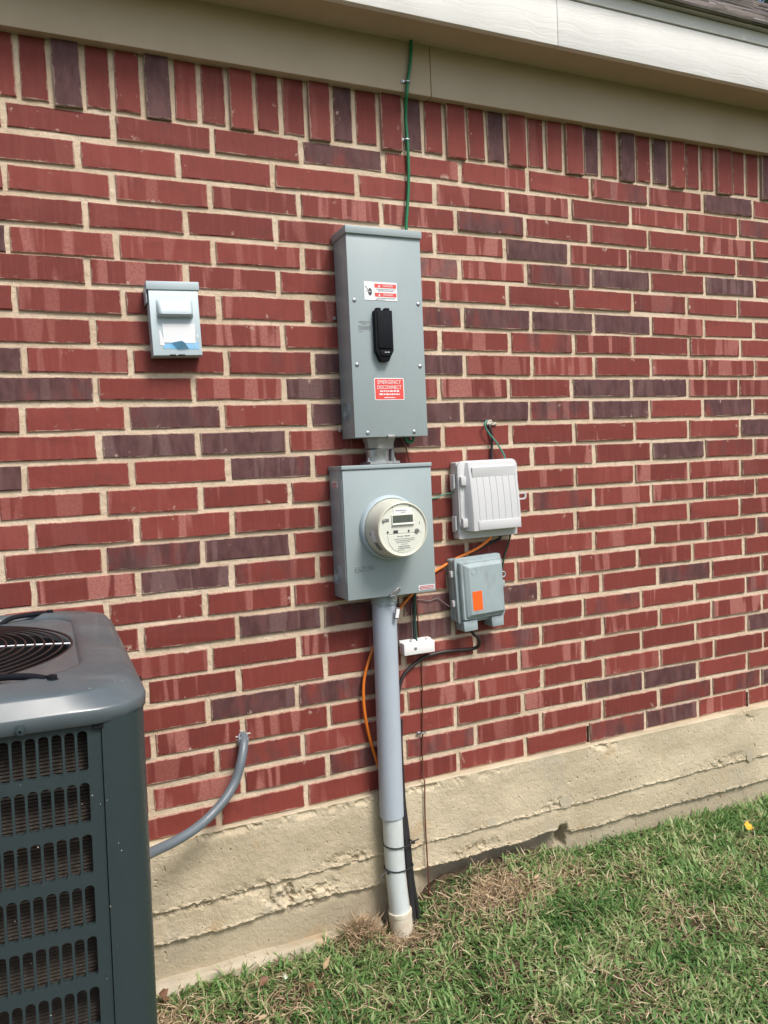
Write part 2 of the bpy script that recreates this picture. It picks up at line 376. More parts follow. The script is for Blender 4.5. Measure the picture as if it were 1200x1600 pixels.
# ---------------------------------------------------------------- ground
def soil_z(x, y):
    x = np.asarray(x, float); y = np.asarray(y, float)
    base = -.070+.055*sstep(.88, 1.18, x)-.015*sstep(1.7, 2.6, x)
    base = base+.028*np.clip(y, -4, 0)+.024*(fbm(x, y, 5, 3)-.5)+.012*(fbm(x, y, 22, 5, 3)-.5)
    base = base-.020*np.exp(-((x-.93)**2+(y+.09)**2)/.006)
    base = base+.045*np.exp(-((x-1.30)/.26)**4-((y+.0)/.045)**2)*(.5+fbm(x, y, 30, 77))
    base = base+.012*np.exp(-((x-1.24)**2+(y+.11)**2)/.012)+.028*np.exp(-((x-.815)**2+(y+.085)**2)/.004)
    far = sstep(4, 14, np.hypot(x-1, y)); return base*(1-far)-.10*far
def spread(a, b, step, reach):
    mid = list(np.arange(a, b, step)); d = step; lo, hi = [], []; x = a
    while x > -reach: d *= 1.35; x -= d; lo.append(x)
    x, d = b, step
    while x < reach: d *= 1.35; hi.append(x); x += d
    return np.array(lo[::-1]+mid+hi+[reach])
gx, gy = spread(-1.2, 4.0, .02, 700), spread(-2.4, .06, .02, 700)
X, Y = np.meshgrid(gx, gy)
tag(grid_mesh('ground', X, Y, soil_z(X, Y), 'soil'), kind='structure')

# ---------------------------------------------------------------- house: wall, bricks, foundation, eaves, roof
XL, XR = -2.6, 10.0
house = thing('brick_house', 'red brick house with beige mortar, concrete base and cream painted eaves', 'house', (1.3, .1, 0))
WEEP = [(1.710, .346, .408), (2.468, .346, .410)]
bm = B()
xs = [XL]+sorted(v for wx, _, _ in WEEP for v in (wx-.0055, wx+.0055))+[XR]; zs = [.30, .348, .406, 2.66]
for i in range(len(xs)-1):
    for j in range(3):
        if j == 1 and i % 2 == 1: continue
        bm.faces.new([bm.verts.new((x, .0055, z)) for x, z in ((xs[i], zs[j]), (xs[i+1], zs[j]), (xs[i+1], zs[j+1]), (xs[i], zs[j+1]))])
bmesh.ops.remove_doubles(bm, verts=bm.verts, dist=1e-5)
wall = build('wall', bm, 'mortar', house)
build('cavity_back', box(XL, XR, .07, .09, .2, 2.66), 'dark', house)

ROWS = [  # (height of the course at x=0, its slope), head joints in mm, darkness digit of each brick
    ((2.2437, -0.0011), [-248, 3, 260, 516, 769, 1025, 1286, 1537, 1789, 2038, 2294, 2544, 2800, 3054], '0000700040900'),
    ((2.1661, -0.0), [-84, 169, 421, 683, 936, 1195, 1456, 1704, 1958, 2209, 2466, 2719, 2973, 3228], '0000000000500'),
    ((2.0912, -0.0001), [-259, -4, 249, 501, 754, 1011, 1265, 1521, 1780, 2033, 2286, 2540, 2794, 3048], '0000005000000'),
    ((2.0155, 0.001), [-78, 178, 431, 682, 936, 1188, 1442, 1693, 1942, 2199, 2452, 2706, 2961, 3214], '0000009000400'),
    ((1.9392, 0.0023), [-260, -7, 250, 502, 757, 1014, 1272, 1520, 1780, 2039, 2295, 2546, 2801, 3055], '9000050590800'),
    ((1.8723, -0.0019), [-81, 175, 425, 681, 935, 1190, 1445, 1698, 1956, 2206, 2458, 2715, 2967, 3220], '0000000030000'),
    ((1.7945, -0.0019), [-252, 0, 258, 510, 766, 1022, 1276, 1533, 1785, 2037, 2287, 2539, 2796, 3048], '0000057990000'),
    ((1.7161, 0.0019), [-75, 179, 433, 687, 939, 1192, 1447, 1700, 1954, 2211, 2464, 2718, 2972, 3226], '0000304000000'),
    ((1.6415, 0.0018), [-241, 12, 268, 521, 773, 1025, 1276, 1530, 1782, 2032, 2286, 2538, 2793, 3047], '9003890000000'),
    ((1.5683, 0.0018), [-79, 176, 427, 683, 933, 1183, 1436, 1686, 1943, 2203, 2453, 2708, 2963, 3215], '7009000990000'),
    ((1.4924, 0.003), [-258, -2, 249, 502, 756, 1008, 1260, 1514, 1766, 2021, 2272, 2524, 2781, 3033], '0070999590740'),
    ((1.419, 0.0014), [-78, 175, 431, 684, 935, 1188, 1439, 1691, 1949, 2201, 2456, 2710, 2964, 3218], '0990700000900'),
    ((1.3462, 0.0012), [-257, -8, 252, 509, 758, 1012, 1265, 1518, 1771, 2025, 2277, 2527, 2784, 3037], '9009000009300'),
    ((1.2713, 0.0004), [-78, 177, 429, 684, 934, 1184, 1435, 1688, 1944, 2197, 2455, 2707, 2961, 3217], '0000000000000'),
    ((1.1977, 0.0002), [-252, 1, 256, 512, 760, 1010, 1261, 1509, 1766, 2020, 2275, 2530, 2783, 3038], '0000000500000'),
    ((1.1237, 0.0001), [-74, 169, 426, 682, 929, 1180, 1431, 1685, 1939, 2192, 2448, 2701, 2955, 3210], '0690000000000'),
    ((1.052, -0.0018), [-258, -4, 252, 503, 755, 1005, 1257, 1505, 1760, 2021, 2274, 2533, 2784, 3039], '0094000000050'),
    ((0.9752, -0.0012), [-85, 168, 424, 677, 930, 1185, 1440, 1689, 1948, 2206, 2464, 2714, 2970, 3226], '0000000000000'),
    ((0.903, -0.0019), [-254, 0, 251, 511, 763, 1019, 1275, 1527, 1785, 2039, 2295, 2553, 2804, 3059], '0009667006000'),
    ((0.8214, 0.0009), [-77, 177, 431, 686, 941, 1196, 1448, 1705, 1960, 2214, 2470, 2723, 2977, 3232], '0000800400500'),
    ((0.753, -0.0021), [-256, -2, 252, 506, 764, 1020, 1275, 1529, 1787, 2040, 2294, 2553, 2804, 3058], '0000005000000'),
    ((0.6788, -0.0013), [-92, 162, 416, 674, 931, 1187, 1440, 1700, 1955, 2213, 2473, 2722, 2978, 3235], '0086000000800'),
    ((0.6082, -0.0037), [-248, 7, 265, 510, 769, 1022, 1275, 1528, 1785, 2039, 2299, 2556, 2806, 3063], '0000000000000'),
    ((0.5337, -0.0019), [-78, 176, 431, 684, 939, 1194, 1448, 1700, 1959, 2218, 2469, 2723, 2978, 3231], '0040000790000'),
    ((0.456, -0.0003), [-261, -6, 248, 501, 757, 1010, 1265, 1517, 1774, 2028, 2285, 2542, 2793, 3049], '0000540005490'),
    ((0.3774, 0.0033), [-78, 176, 429, 685, 942, 1197, 1452, 1710, 1963, 2216, 2468, 2724, 2977, 3230], '0000000570000'),
]
def brick_mesh(hw, hh, rr, depth=.034):
    bm = B(); c = .0022; pts = []
    def jit(s): return rr.uniform(-s, s)
    rect = [(-hw, -hh), (-hw*.33, -hh), (hw*.4, -hh), (hw, -hh), (hw, 0), (hw, hh), (hw*.3, hh), (-hw*.4, hh), (-hw, hh), (-hw, 0)]
    pts = [(x+jit(.0017), z+jit(.0015)) for x, z in rect]
    sh = lambda p, k: (p[0]-math.copysign(k, p[0])*(abs(p[0]) > hw*.8), p[1]-math.copysign(k, p[1])*(abs(p[1]) > hh*.6))
    A = [bm.verts.new((*sh(p, c*rr.uniform(.7, 1.6)), 0)) for p in pts]
    for v in A: v.co = (v.co.x, jit(.0006), v.co.y)
    S = [bm.verts.new((p[0], c, p[1])) for p in pts]; K = [bm.verts.new((p[0], depth, p[1])) for p in pts]
    n = len(pts); bm.faces.new(A)
    for U, V in ((A, S), (S, K)):
        for i in range(n): bm.faces.new((U[i], V[i], V[(i+1) % n], U[(i+1) % n]))
    return bm
HJ, BJ, CH = .0148, .0130, .0744
rr = random.Random(3); extra = []
def add_brick(name, cx, cz, hw, hh, dark, streak, y=0.0, rot=0.0):
    o = build(name, brick_mesh(hw, hh, rr), 'brick', wall, None, (0, 0, 0))
    o.location = Vector((cx, y, cz))-ORG[wall]; o.rotation_euler = (rr.uniform(-.006, .006), rot, rr.uniform(-.006, .006))
    o['dark'] = float(dark); o['streak'] = float(streak); o['seed'] = rr.random(); o['hw'] = float(hw); o['hh'] = float(hh)
for c, ((z0, sl), J, dk) in enumerate(ROWS):
    lat = [v/1000 for v in J]
    for k in range(len(lat)-1):
        x0, x1 = lat[k], lat[k+1]; cx = (x0+x1)/2; hw = (x1-x0-HJ*rr.uniform(.9, 1.12))/2
        zt = z0+sl*cx; hh = (CH-BJ)/2+rr.uniform(-.0012, .0012); d = int(dk[k])/9
        st = rr.choice((0, .15, .45, .8, 1.0)) if d < .3 else rr.choice((.1, .4, .7))
        if x1 > 0 and x0 < 2.6 and not (zt < 1.03 and x1 < .2):
            add_brick('brick', cx+rr.uniform(-.001, .001), zt, hw, hh, d, st, rr.uniform(-.0022, .0022), -sl+rr.uniform(-.003, .003))
        else: extra.append((cx, zt, hw, hh, d))
    off = (lat[1] % .254); z1 = z0
    x = lat[0]
    while x > XL+.25: extra.append((x-.127, z0, .119, .030, rr.choice((0, 0, 0, .5, .9)))); x -= .254
    x = lat[-1]
    while x < XR-.25: extra.append((x+.127, z0+sl*3, .119, .030, rr.choice((0, 0, 0, .5, .9)))); x += .254
SJ = [41, 116, 194, 265, 340, 417, 488, 563, 640, 715, 790, 867, 937, 1015, 1094, 1162, 1235, 1313, 1384, 1457, 1538, 1609, 1683, 1763, 1832, 1909, 1984, 2057, 2132, 2211, 2282, 2355, 2437, 2508, 2581]
SJ = [41-75*k for k in range(2, 0, -1)]+SJ+[2581+75*k for k in (1, 2)]
SD = {103: 1}
DARKS = {0.155: 1, .378: 1, .902: .9, 1.128: 1, 1.421: 1, 1.797: 1, 1.946: .9, 2.094: 1, 2.62: .8}
for k in range(len(SJ)-1):
    x0, x1 = SJ[k]/1000, SJ[k+1]/1000; cx = (x0+x1)/2; proud = (k-2) % 3 == 1
    d = max([v for q, v in DARKS.items() if abs(q-cx) < .03] or [0])
    zb = 2.2865-(.008 if proud else 0); zt = 2.50
    if x1 > 0 and x0 < 2.6:
        add_brick('soldier_brick', cx, (zb+zt)/2, (x1-x0-.0130)/2, (zt-zb)/2, d, rr.choice((0, .1, .3)), -.0075 if proud else rr.uniform(-.002, .002), rr.uniform(-.008, .008))
    else: extra.append((cx, 2.39, .029, .106, d))
x = SJ[0]/1000
while x > XL+.1: extra.append((x-.0375, 2.39, .029, .106, rr.choice((0, 0, .9)))); x -= .075
x = SJ[-1]/1000
while x < XR-.1: extra.append((x+.0375, 2.39, .029, .106, rr.choice((0, 0, .9)))); x += .075
VV, FF, AT = [], [], []
for cx, cz, hw, hh, d in extra:
    t = brick_mesh(hw, hh, rr); sd_, stv, yo = rr.random(), rr.choice((0, .3, .8)), rr.uniform(-.002, .002); n0 = len(VV); t.verts.index_update()
    for v in t.verts: VV.append((v.co.x+cx, v.co.y+yo, v.co.z+cz)); AT.append((d, stv, sd_))
    FF += [[n0+v.index for v in f.verts] for f in t.faces]; t.free()
me = bpy.data.meshes.new('brick_courses'); me.from_pydata(VV, [], FF); me.materials.append(M['brick_more'])
for k, n in enumerate(('dark', 'streak', 'seed')): me.attributes.new(n, 'FLOAT', 'POINT').data.foreach_set('value', [a[k] for a in AT])
o = bpy.data.objects.new('brick_courses', me); col.objects.link(o); o.parent = house; o.location = -ORG[house]; tag(o, kind='stuff')

# concrete base with form lines and spalled edges
fx = np.concatenate([np.arange(XL, -.2, .05), np.arange(-.2, 2.9, .0032), np.arange(2.9, XR, .06)])
fz = np.concatenate([[.3445, .3440], np.arange(.341, .168, -.0042), np.arange(.168, .138, -.0015), np.arange(.138, .084, -.0042), np.arange(.084, .044, -.0017), np.arange(.044, -.14, -.006)])
X, Z = np.meshgrid(fx, fz)
low_x = [.0, .22, .34, .484, .602, .722, .915, 1.059, 1.197, 1.416, 1.53, 1.57, 1.60, 1.63, 1.977, 2.557, 3.5]
low_z = [.06, .062, .058, .057, .068, .069, .056, .072, .069, .069, .080, .078, .066, .057, .054, .049, .05]
rag = (fbm(X, X*0, 9, 1, 2)-.5)*.006+(fbm(X, X*0, 60, 2, 3)-.5)*.009
zm = .152+rag; zl = np.interp(X, low_x, low_z)+(fbm(X, X*0+9, 9, 4, 2)-.5)*.008+(fbm(X, X*0, 60, 6, 3)-.5)*.011
Y = np.full_like(X, -.0175)
Y += .0065*sstep(0, .0016, zm-Z)
hollow = sstep(1.02, 1.10, X)*(1-sstep(1.50, 1.60, X))
Y += (.0125+.05*hollow)*sstep(0, .0018, zl-Z)
crust = np.exp(-((Z-zm-.003)/.004)**2)+np.exp(-((Z-zl-.003)/.004)**2)
Y += -crust*.011*(fbm(X, Z, 110, 8, 3)-.42)
Y += (fbm(X, Z, 9, 9)-.5)*.004+(fbm(X, Z, 60, 10, 4)-.5)*.0020+(vnoise(X, Z, 210, 33)-.5)*.0010
for sx, sz_, rx, rz, dp in ((.66, .085, .11, .035, .012), (.80, .165, .07, .02, .010), (.52, .15, .09, .02, .006), (.60, .11, .05, .03, .009), (1.25, .09, .10, .02, .007), (2.33, .17, .10, .02, .006), (1.55, .17, .06, .02, .006), (.33, .14, .12, .015, .006), (1.05, .33, .3, .012, .006), (.5, .333, .3, .010, .007), (1.75, .335, .06, .012, .010), (2.44, .33, .04, .02, .010)):
    Y += dp*np.exp(-((X-sx)/rx)**2-((Z-sz_)/rz)**2)*1.2*np.clip(fbm(X, Z, 48, 12)*5-2.1, 0, 1)
Y += .05*np.exp(-((X-1.583-.02*(fbm(X, Z, 60, 92)-.5))/.017)**4-((Z-.046-.03*(fbm(X, Z, 50, 93)-.5))/.038)**4)
pits = np.clip(vnoise(X, Z, 110, 31)-.93, 0, 1)*.10*sstep(.5, .62, fbm(X, Z, 8, 90)); Y += pits
Y[0, :] = .04; Y[1, :] = -.010; Z[1, :] += (fbm(X[1], X[1]*0, 30, 14)-.5)*.006
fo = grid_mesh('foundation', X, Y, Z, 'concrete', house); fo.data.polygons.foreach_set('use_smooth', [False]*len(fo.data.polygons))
lx = np.arange(-1.6, .90, .012); prof = [(.02, 0), (-.006, 0), (-.02, .001), (-.028, -.001), (-.034, -.005), (-.038, -.03), (-.040, -.12)]
X = np.array([lx for _ in prof]); Y = np.array([[p[0]+(fbm(v, p[0], 14, 15)-.5)*.02*(p[0] < -.03)-.012*max(0, .6-abs(v-.5)) for v in lx] for p in prof])
Z = np.array([[-.040+p[1]+(fbm(v, p[0], 22, 16)-.5)*.008-.010*v for v in lx] for p in prof])
grid_mesh('footing_ledge', X, Y, Z, 'ledge', house)
for k, (a, b, ra, rb) in enumerate(((1.592, .172, .024, .022), (2.452, .172, .020, .032), (1.30, .170, .02, .014))):     # old plugs over the form ties
    q = random.Random(k); build('form_tie_patch', prism([(a+ra*math.cos(u*math.tau/18)*q.uniform(.82, 1.12), b+rb*math.sin(u*math.tau/18)*q.uniform(.82, 1.12)) for u in range(18)], -.0186, -.008), 'patch', house)

# eaves
EX = (XL-.2, XR+.2)
for x0, x1 in ((EX[0], 1.1785), (1.1805, EX[1])):
    build('frieze_board', box(x0, x1, -.030, .004, 2.440, 2.590, .002), 'trim', house, 40)
build('frieze_backing', box(EX[0], EX[1], -.010, .0, 2.442, 2.588), 'trim', house)
build('soffit', box(EX[0], EX[1], -.152, -.0305, 2.588, 2.60), 'trim', house)
for x0, x1 in ((EX[0], 1.5425), (1.5440, EX[1])):
    build('fascia_board', box(x0, x1, -.172, -.152, 2.580, 2.722, .0015), 'board', house, 40)
build('fascia_backing', box(EX[0], EX[1], -.160, -.15, 2.60, 2.765), 'dark', house)
build('eave_trim', box(EX[0], EX[1], -.1765, -.160, 2.7255, 2.7655, .0015), 'board', house, 40)
build('drip_edge', box(EX[0], EX[1], -.196, -.05, 2.7670, 2.7705, .001), 'drip', house)
SLP = .80; RY = 2.42; rz = lambda y: 2.776+SLP*(y+.205)
bm = B()
v = [bm.verts.new((x, y, z)) for x in EX for y, z in ((-.20, rz(-.20)-.004), (RY, rz(RY)-.004), (2*RY+.2, rz(-.2)), (2*RY+.2, rz(-.2)-.1), (RY, rz(RY)-.12), (-.14, rz(-.14)-.07))]
for i in range(6): bm.faces.new((v[i], v[(i+1) % 6], v[6+(i+1) % 6], v[6+i]))
bm.faces.new(v[:6]); bm.faces.new(v[6:])
roof = build('roof', bm, 'shingle', house)
bm = B(); rs = random.Random(5); ex = .125; ang = math.atan(SLP); row = 0; s = -.01
L_ = (RY+.2)/math.cos(ang)
while s < L_:
    y0 = -.205+s*math.cos(ang); z0 = rz(y0); x = EX[0]+(row % 3)*.11
    while x < EX[1]:
        wd = rs.choice((.14, .18, .22, .30)); th = rs.choice((.004, .007, .010)); dx = rs.uniform(0, .004); sl0 = s-rs.choice((0, 0, .012))*(row > 0)
        a = []
        for xx in (x+dx, x+wd-.002):
            for ss, t in ((sl0, th), (s+ex*1.02, .001), (s+ex*1.02, -.003), (sl0, 0.0)):
                yy = -.205+ss*math.cos(ang); a.append(bm.verts.new((xx, yy-t*math.sin(ang), rz(yy)+t*math.cos(ang))))
        for q in ((0, 1, 5, 4), (3, 0, 4, 7), (0, 3, 2, 1), (4, 5, 6, 7)): bm.faces.new([a[k] for k in q])
        x += wd
    s += ex; row += 1
tag(build('shingles', bm, 'shingle', roof), kind='stuff')
bm = box(XL, XL+.1, .1, 2*RY-.1, -.1, 2.66); box(XR-.1, XR, .1, 2*RY-.1, -.1, 2.66, bm=bm); box(XL, XR, 2*RY-.1, 2*RY, -.1, 2.66, bm=bm)
build('rear_and_end_walls', bm, 'mortar', house)
bm = B()
for x in (XL+.05, XR-.05):
    bm.faces.new([bm.verts.new(q) for q in ((x, .1, 2.6), (x, 2*RY-.1, 2.6), (x, RY, rz(RY)-.1))])
build('gable', bm, 'trim', house)
# ---------------------------------------------------------------- service disconnect (tall grey box)
def knockout(x, y, z, radii, parent):
    """stamped rings in a side wall that faces -x"""
    bm = B()
    for r in radii:
        lathe([(r+.0026, .001), (r+.0018, -.0024), (r-.0002, -.0026), (r-.0012, .001)], (x, y, z), 'x', 28, bm)
    return build('knockout', bm, 'grey_box', parent)
t = thing('service_disconnect_box', 'tall grey metal disconnect box with a black handle and red emergency label', 'electrical box', (.965, 0, 1.418))
ux0, ux1, ud, uz0, uz1 = .8505, 1.0775, .110, 1.4205, 1.998
build('body', box(ux0, ux1, -ud+.004, -.004, uz0, uz1, .0015), 'grey_box', t, 40)
build('cover', box(ux0-.0015, ux1+.0015, -ud, -ud+.005, uz0-.001, uz1-.004, .0016), 'grey_box', t, 40)
bm = prism([(ux0-.005, uz1-.0105), (ux1+.005, uz1-.0105), (ux1+.005, uz1+.0110), (ux0-.005, uz1+.0110)], -ud-.0065, -.003, bev=.0015)
build('rain_lid', bm, 'grey_box', t, 40)
for x in (.90, .985, 1.02): build('bolt_head', lathe([(.006, 0), (.006, .004), (.004, .006), (.001, .0065)], (x, -.02, uz1+.011), 'z', 10), 'steel', t, 40)
for x, z in ((.866, 1.804), (1.065, 1.801), (.865, 1.624), (1.063, 1.622), (.888, 1.432), (1.035, 1.432)): screw((x, -ud, z), .0046, t)
knockout(ux0, -.052, 1.498, (.012, .019, .026), t)
for y in (-.035, -.075): build('rivet', lathe([(.003, 0), (.0025, -.0015), (.0008, -.002)], (ux0, y, 1.437), 'x', 10), 'grey_box', t, 40)
for z in (1.772, 1.446): build('mounting_bolt', lathe([(.005, 0), (.005, -.004), (.002, -.005)], (ux0-.007, -.003, z), 'y', 8), 'cast', t, 40)
build('hasp', box(.948, .969, -ud-.007, -ud+.002, 1.4165, 1.4245, .0015), 'cast', t, 40)
h = build('handle', prism([(.918, 1.775), (.972, 1.775), (.972, 1.662), (.956, 1.632), (.932, 1.632), (.917, 1.662)], -ud-.020, -ud-.0005, bev=.002), 'black', t, 40)
for x0, x1 in ((.924, .939), (.950, .966)): build('hinge_lug', box(x0, x1, -ud-.017, -ud-.002, 1.772, 1.7825, .002), 'black', h, 40)
build('flap', box(.924, .966, -ud-.0235, -ud-.018, 1.668, 1.772, .0018), 'black', h, 40)
build('pull_edge', box(.930, .958, -ud-.0232, -ud-.018, 1.6465, 1.663, .0015), 'black', h, 40)
dashes([(.942, .957, 1.6555, .0032)], -ud-.0234, h, 'steel', 'mark')
l = build('danger_label', box(.8965, .9985, -ud-.0009, -ud-.0002, 1.806, 1.858), 'paper', t)
for z in (1.8415, 1.8165): build('red_band', box(.929, .996, -ud-.0012, -ud-.0008, z, z+.0108), 'red', l)
lettering('DANGER', .0080, .970, -ud-.0014, 1.8469, 'paper', l); lettering('PELIGRO', .0080, .970, -ud-.0014, 1.8219, 'paper', l)
for z in (1.8469, 1.8219): build('triangle', prism([(.9395, z-.0035), (.9465, z-.0035), (.943, z+.0035)], -ud-.0014, -ud-.0011), 'paper', l)
dashes([(.934, .992, 1.8365, .0022), (.940, .986, 1.8322, .0022), (.934, .992, 1.8115, .0022), (.931, .960, 1.8075, .0016)], -ud-.0010, l)
bm = prism([(.9145+.0058*math.cos(a*math.tau/14), 1.829+.0105*math.sin(a*math.tau/14)) for a in range(14)], -ud-.0013, -ud-.0008)
for x0, z0, x1, z1 in ((.900, 1.845, .9075, 1.836), (.9075, 1.836, .904, 1.828)):
    dx, dz = x1-x0, z1-z0; k = .0008/math.hypot(dx, dz); prism([(x0-dz*k, z0+dx*k), (x1-dz*k, z1+dx*k), (x1+dz*k, z1-dx*k), (x0+dz*k, z0-dx*k)], -ud-.0013, -ud-.0008, bm)
build('shock_symbol', bm, 'ink', l)
build('highlight', prism([(.911, 1.8285), (.917, 1.8285), (.914, 1.832)], -ud-.0016, -ud-.0012), 'paper', l)
l = build('emergency_label', prism(rrect(.9145, 1.0075, 1.524, 1.587, .004), -ud-.0009, -ud-.0002), 'paper', t)
build('red_field', prism(rrect(.9168, 1.0052, 1.5265, 1.5845, .002), -ud-.0012, -ud-.0008), 'red', l)
lettering('EMERGENCY', .0150, .961, -ud-.0014, 1.5752, 'paper', l, sx=.86); lettering('DISCONNECT', .0150, .961, -ud-.0014, 1.5605, 'paper', l, sx=.80)
dashes([(.931, .991, 1.5478, .0046), (.929, .993, 1.5388, .0046), (.944, .978, 1.5300, .0032)], -ud-.0013, l, 'paper')
dashes([(.875, .909, 1.7445, .0016), (.877, .909, 1.741, .0016), (.884, .900, 1.7375, .0016), (.874, .911, 1.732, .0014), (.874, .912, 1.7287, .0014), (.876, .911, 1.7254, .0014), (.874, .911, 1.722, .0014), (.874, .888, 1.7165, .0014)], -ud-.0002, t)

# ---------------------------------------------------------------- cast hub between the two boxes
t = thing('conduit_hub', 'cast metal conduit hub joining the tall box to the meter box', 'conduit hub', (.94, -.055, 1.344))
hc = (.938, -.055, 0)
build('flange', box(.897, .990, -.098, -.012, 1.3430, 1.3500, .006, edges=lambda e: abs((e.verts[0].co-e.verts[1].co).z) > .5), 'steel', t, 40)
build('neck', lathe([(.0345, 1.350), (.0340, 1.378), (.036, 1.382), (.036, 1.385)], hc, 'z', 32), 'steel', t, 40)
build('lock_nut', lathe([(.038, 1.385), (.0425, 1.389), (.044, 1.405), (.048, 1.412), (.049, 1.4205)], (.946, -.055, 0), 'z', 9), 'cast', t, 30)
for x in (.903, .984): build('bolt', lathe([(.006, 1.350), (.006, 1.354), (.0035, 1.3545), (.0035, 1.362), (.001, 1.363)], (x, -.072, 0), 'z', 8), 'steel', t, 30)
build('spare_nipple', lathe([(.0085, 1.350), (.0085, 1.385), (.007, 1.387), (.001, 1.388)], (.989, -.045, 0), 'z', 14), 'cast', t, 40)

# ---------------------------------------------------------------- meter box
t = thing('meter_box', 'square grey metal meter box holding the round electric meter', 'electrical box', (.942, 0, .961))
mx0, mx1, md, mz0, mz1 = .8030, 1.0815, .112, .9610, 1.3385
build('body', box(mx0, mx1, -md+.006, -.004, mz0, mz1-.002, .0015), 'grey_box', t, 40)
build('cover', box(mx0+.001, mx1+.0015, -md, -md+.007, mz0-.0015, mz1-.010, .002), 'grey_box', t, 40)
build('top_lip', box(mx0-.002, mx1+.003, -md-.004, -.003, mz1-.0085, mz1+.0030, .0015), 'grey_box', t, 40)
build('side_seam', box(mx0-.0012, mx0+.001, -.088, -.0865, mz0+.004, mz1-.01), 'grey_box', t)
build('corner_seam', box(mx0-.0012, mx0+.002, -md+.006, -md+.0085, mz0+.05, mz1-.04, .0005), 'grey_box', t)
knockout(mx0, -.042, 1.026, (.012, .019, .027), t)
for y in (-.03, -.06): build('rivet', lathe([(.003, 0), (.0025, -.0015), (.0008, -.002)], (mx0, y, 1.322), 'x', 10), 'grey_box', t, 40)
l = build('side_label', box(mx0-.0006, mx0+.0002, -.072, -.024, 1.279, 1.298), 'paper', t)
bm = B()
for z in (1.2925, 1.2885, 1.2845, 1.2805): box(mx0-.0009, mx0-.0005, -.069+random.uniform(0, .01), -.027, z, z+.0022, bm=bm)
build('fine_print', bm, 'red_dull', l)
build('meter_ring', lathe([(.0945, .004), (.0945, -.004), (.0925, -.010), (.0905, -.0155), (.0875, -.0175), (.0855, -.0165), (.0850, .004)], (.942, -md, 1.158), 'y', 64), 'pale_box', t, 40)
lt = lettering('EATON', .0235, .828, -md-.0012, 1.0475, 'grey_box', t, 'LEFT', .0016, 'embossed_lettering', .78)
for v in lt.data.vertices: v.co.y *= 1.0
l = build('warning_label', box(1.026, 1.0785, -md-.0008, -md-.0001, .9665, .9805), 'paper', t)
build('red_field', box(1.031, 1.0755, -md-.0011, -md-.0007, .9682, .9788), 'red_dull', l)
dashes([(1.033, 1.0735, .9705, .0018), (1.033, 1.0735, .9745, .0018)], -md-.0012, l, 'paper')
build('dot', lathe([(.0018, 0), (.0001, -.0003)], (1.0285, -md-.0008, .9725), 'y', 10), 'ink', l)
bm = prism([(.945, .9625), (.966, .9735), (.9665, .9795), (.961, .983), (.953, .982), (.944, .9745), (.931, .9665), (.931, .9625)], -md-.005, -md+.001, bev=.0008)
hs = build('hasp', bm, 'cast', t, 40)
build('hasp_hole', lathe([(.0022, 0), (.0001, -.0003)], (.9612, -md-.0052, .9775), 'y', 12), 'dark', hs)
build('hasp_bar', box(.929, .948, -md-.010, -md+.004, .9585, .9618, .001), 'steel', t, 40)
build('hasp_ring', lathe([(.0038, -.0015), (.0072, -.0015), (.0072, .0015), (.0038, .0015), (.0038, -.0015)], (.9455, -md-.004, .9520), 'y', 18), 'cast', t, 40)
tg = thing('seal_tag', 'small grey seal tag hanging from the meter box hasp beside the pipe', 'tag', (.951, -.1, .885))
build('wire', tube([(.9455, -.117, .951), (.950, -.116, .940), (.952, -.108, .928), (.955, -.104, .919)], .0008, 6), 'steel', tg, 60)
build('plate', box(.951, .9645, -.1045, -.0985, .888, .922, .0015, rot=Matrix.Rotation(R(12), 3, 'Y')), 'grey_wire', tg, 40)
build('face', box(.953, .963, -.1052, -.1044, .892, .918, rot=Matrix.Rotation(R(12), 3, 'Y')), 'paper', tg)

# ---------------------------------------------------------------- electric meter
t = thing('electric_meter', 'round cream electric meter with a dark digital display', 'electric meter', (.942, -.112, 1.158))
mc = (.942, 0, 1.158)
build('housing', lathe([(.0835, -.110), (.0845, -.130), (.0840, -.138), (.0825, -.150), (.0805, -.170), (.0785, -.190), (.0770, -.2005), (.0755, -.2040), (.0735, -.2050), (.0715, -.2040), (.0708, -.2010)], mc, 'y', 72), 'cream', t, 35)
f = build('dial_face', lathe([(.0712, -.2010), (.035, -.2013), (.0004, -.2014)], mc, 'y', 64), 'cream_face', t)
fy = -.2016; cx, cz = .942, 1.158
# face coordinates measured from its centre, in millimetres
def fm(x, z): return cx+x/1000, cz+z/1000
def plate(name, x0, x1, z0, z1, mat, th=.0006, parent=f, bev=0):
    (a, b), (c, d) = fm(x0, z0), fm(x1, z1); return build(name, box(a, c, fy-th, fy+.0006, b, d, bev), mat, parent, 40 if bev else None)
bz = plate('display_bezel', -33, 35, 12, 43, 'cream_face', .0028, bev=.001)
build('display_screen', box(*[v for v in (fm(-30.5, 0)[0], fm(31, 0)[0])], fy-.0034, fy-.0025, fm(0, 19)[1], fm(0, 40)[1], .0006), 'lcd', bz)
build('bezel_sill', box(fm(-33, 0)[0], fm(34, 0)[0], fy-.0060, fy-.002, fm(0, 13.5)[1], fm(0, 17)[1], .0008), 'white', bz, 40)
up = plate('upper_plate', -26, 28, 44, 58, 'paper', .0008)
dashes([(*[fm(v, 0)[0] for v in (-20, 12)], fm(0, 52)[1], .0026), (*[fm(v, 0)[0] for v in (-4, 10)], fm(0, 47)[1], .0022)], fy-.0009, up)
for x in (-29, 25): plate('slot', x-2.5, x+2.5, 62, 63.6, 'ink', .0004)
plate('mark', 52, 53.5, 12, 18, 'ink', .0004)
pw = plate('key_port', -58, -41, 24, 33, 'soft_ink', .0012, bev=.0008)
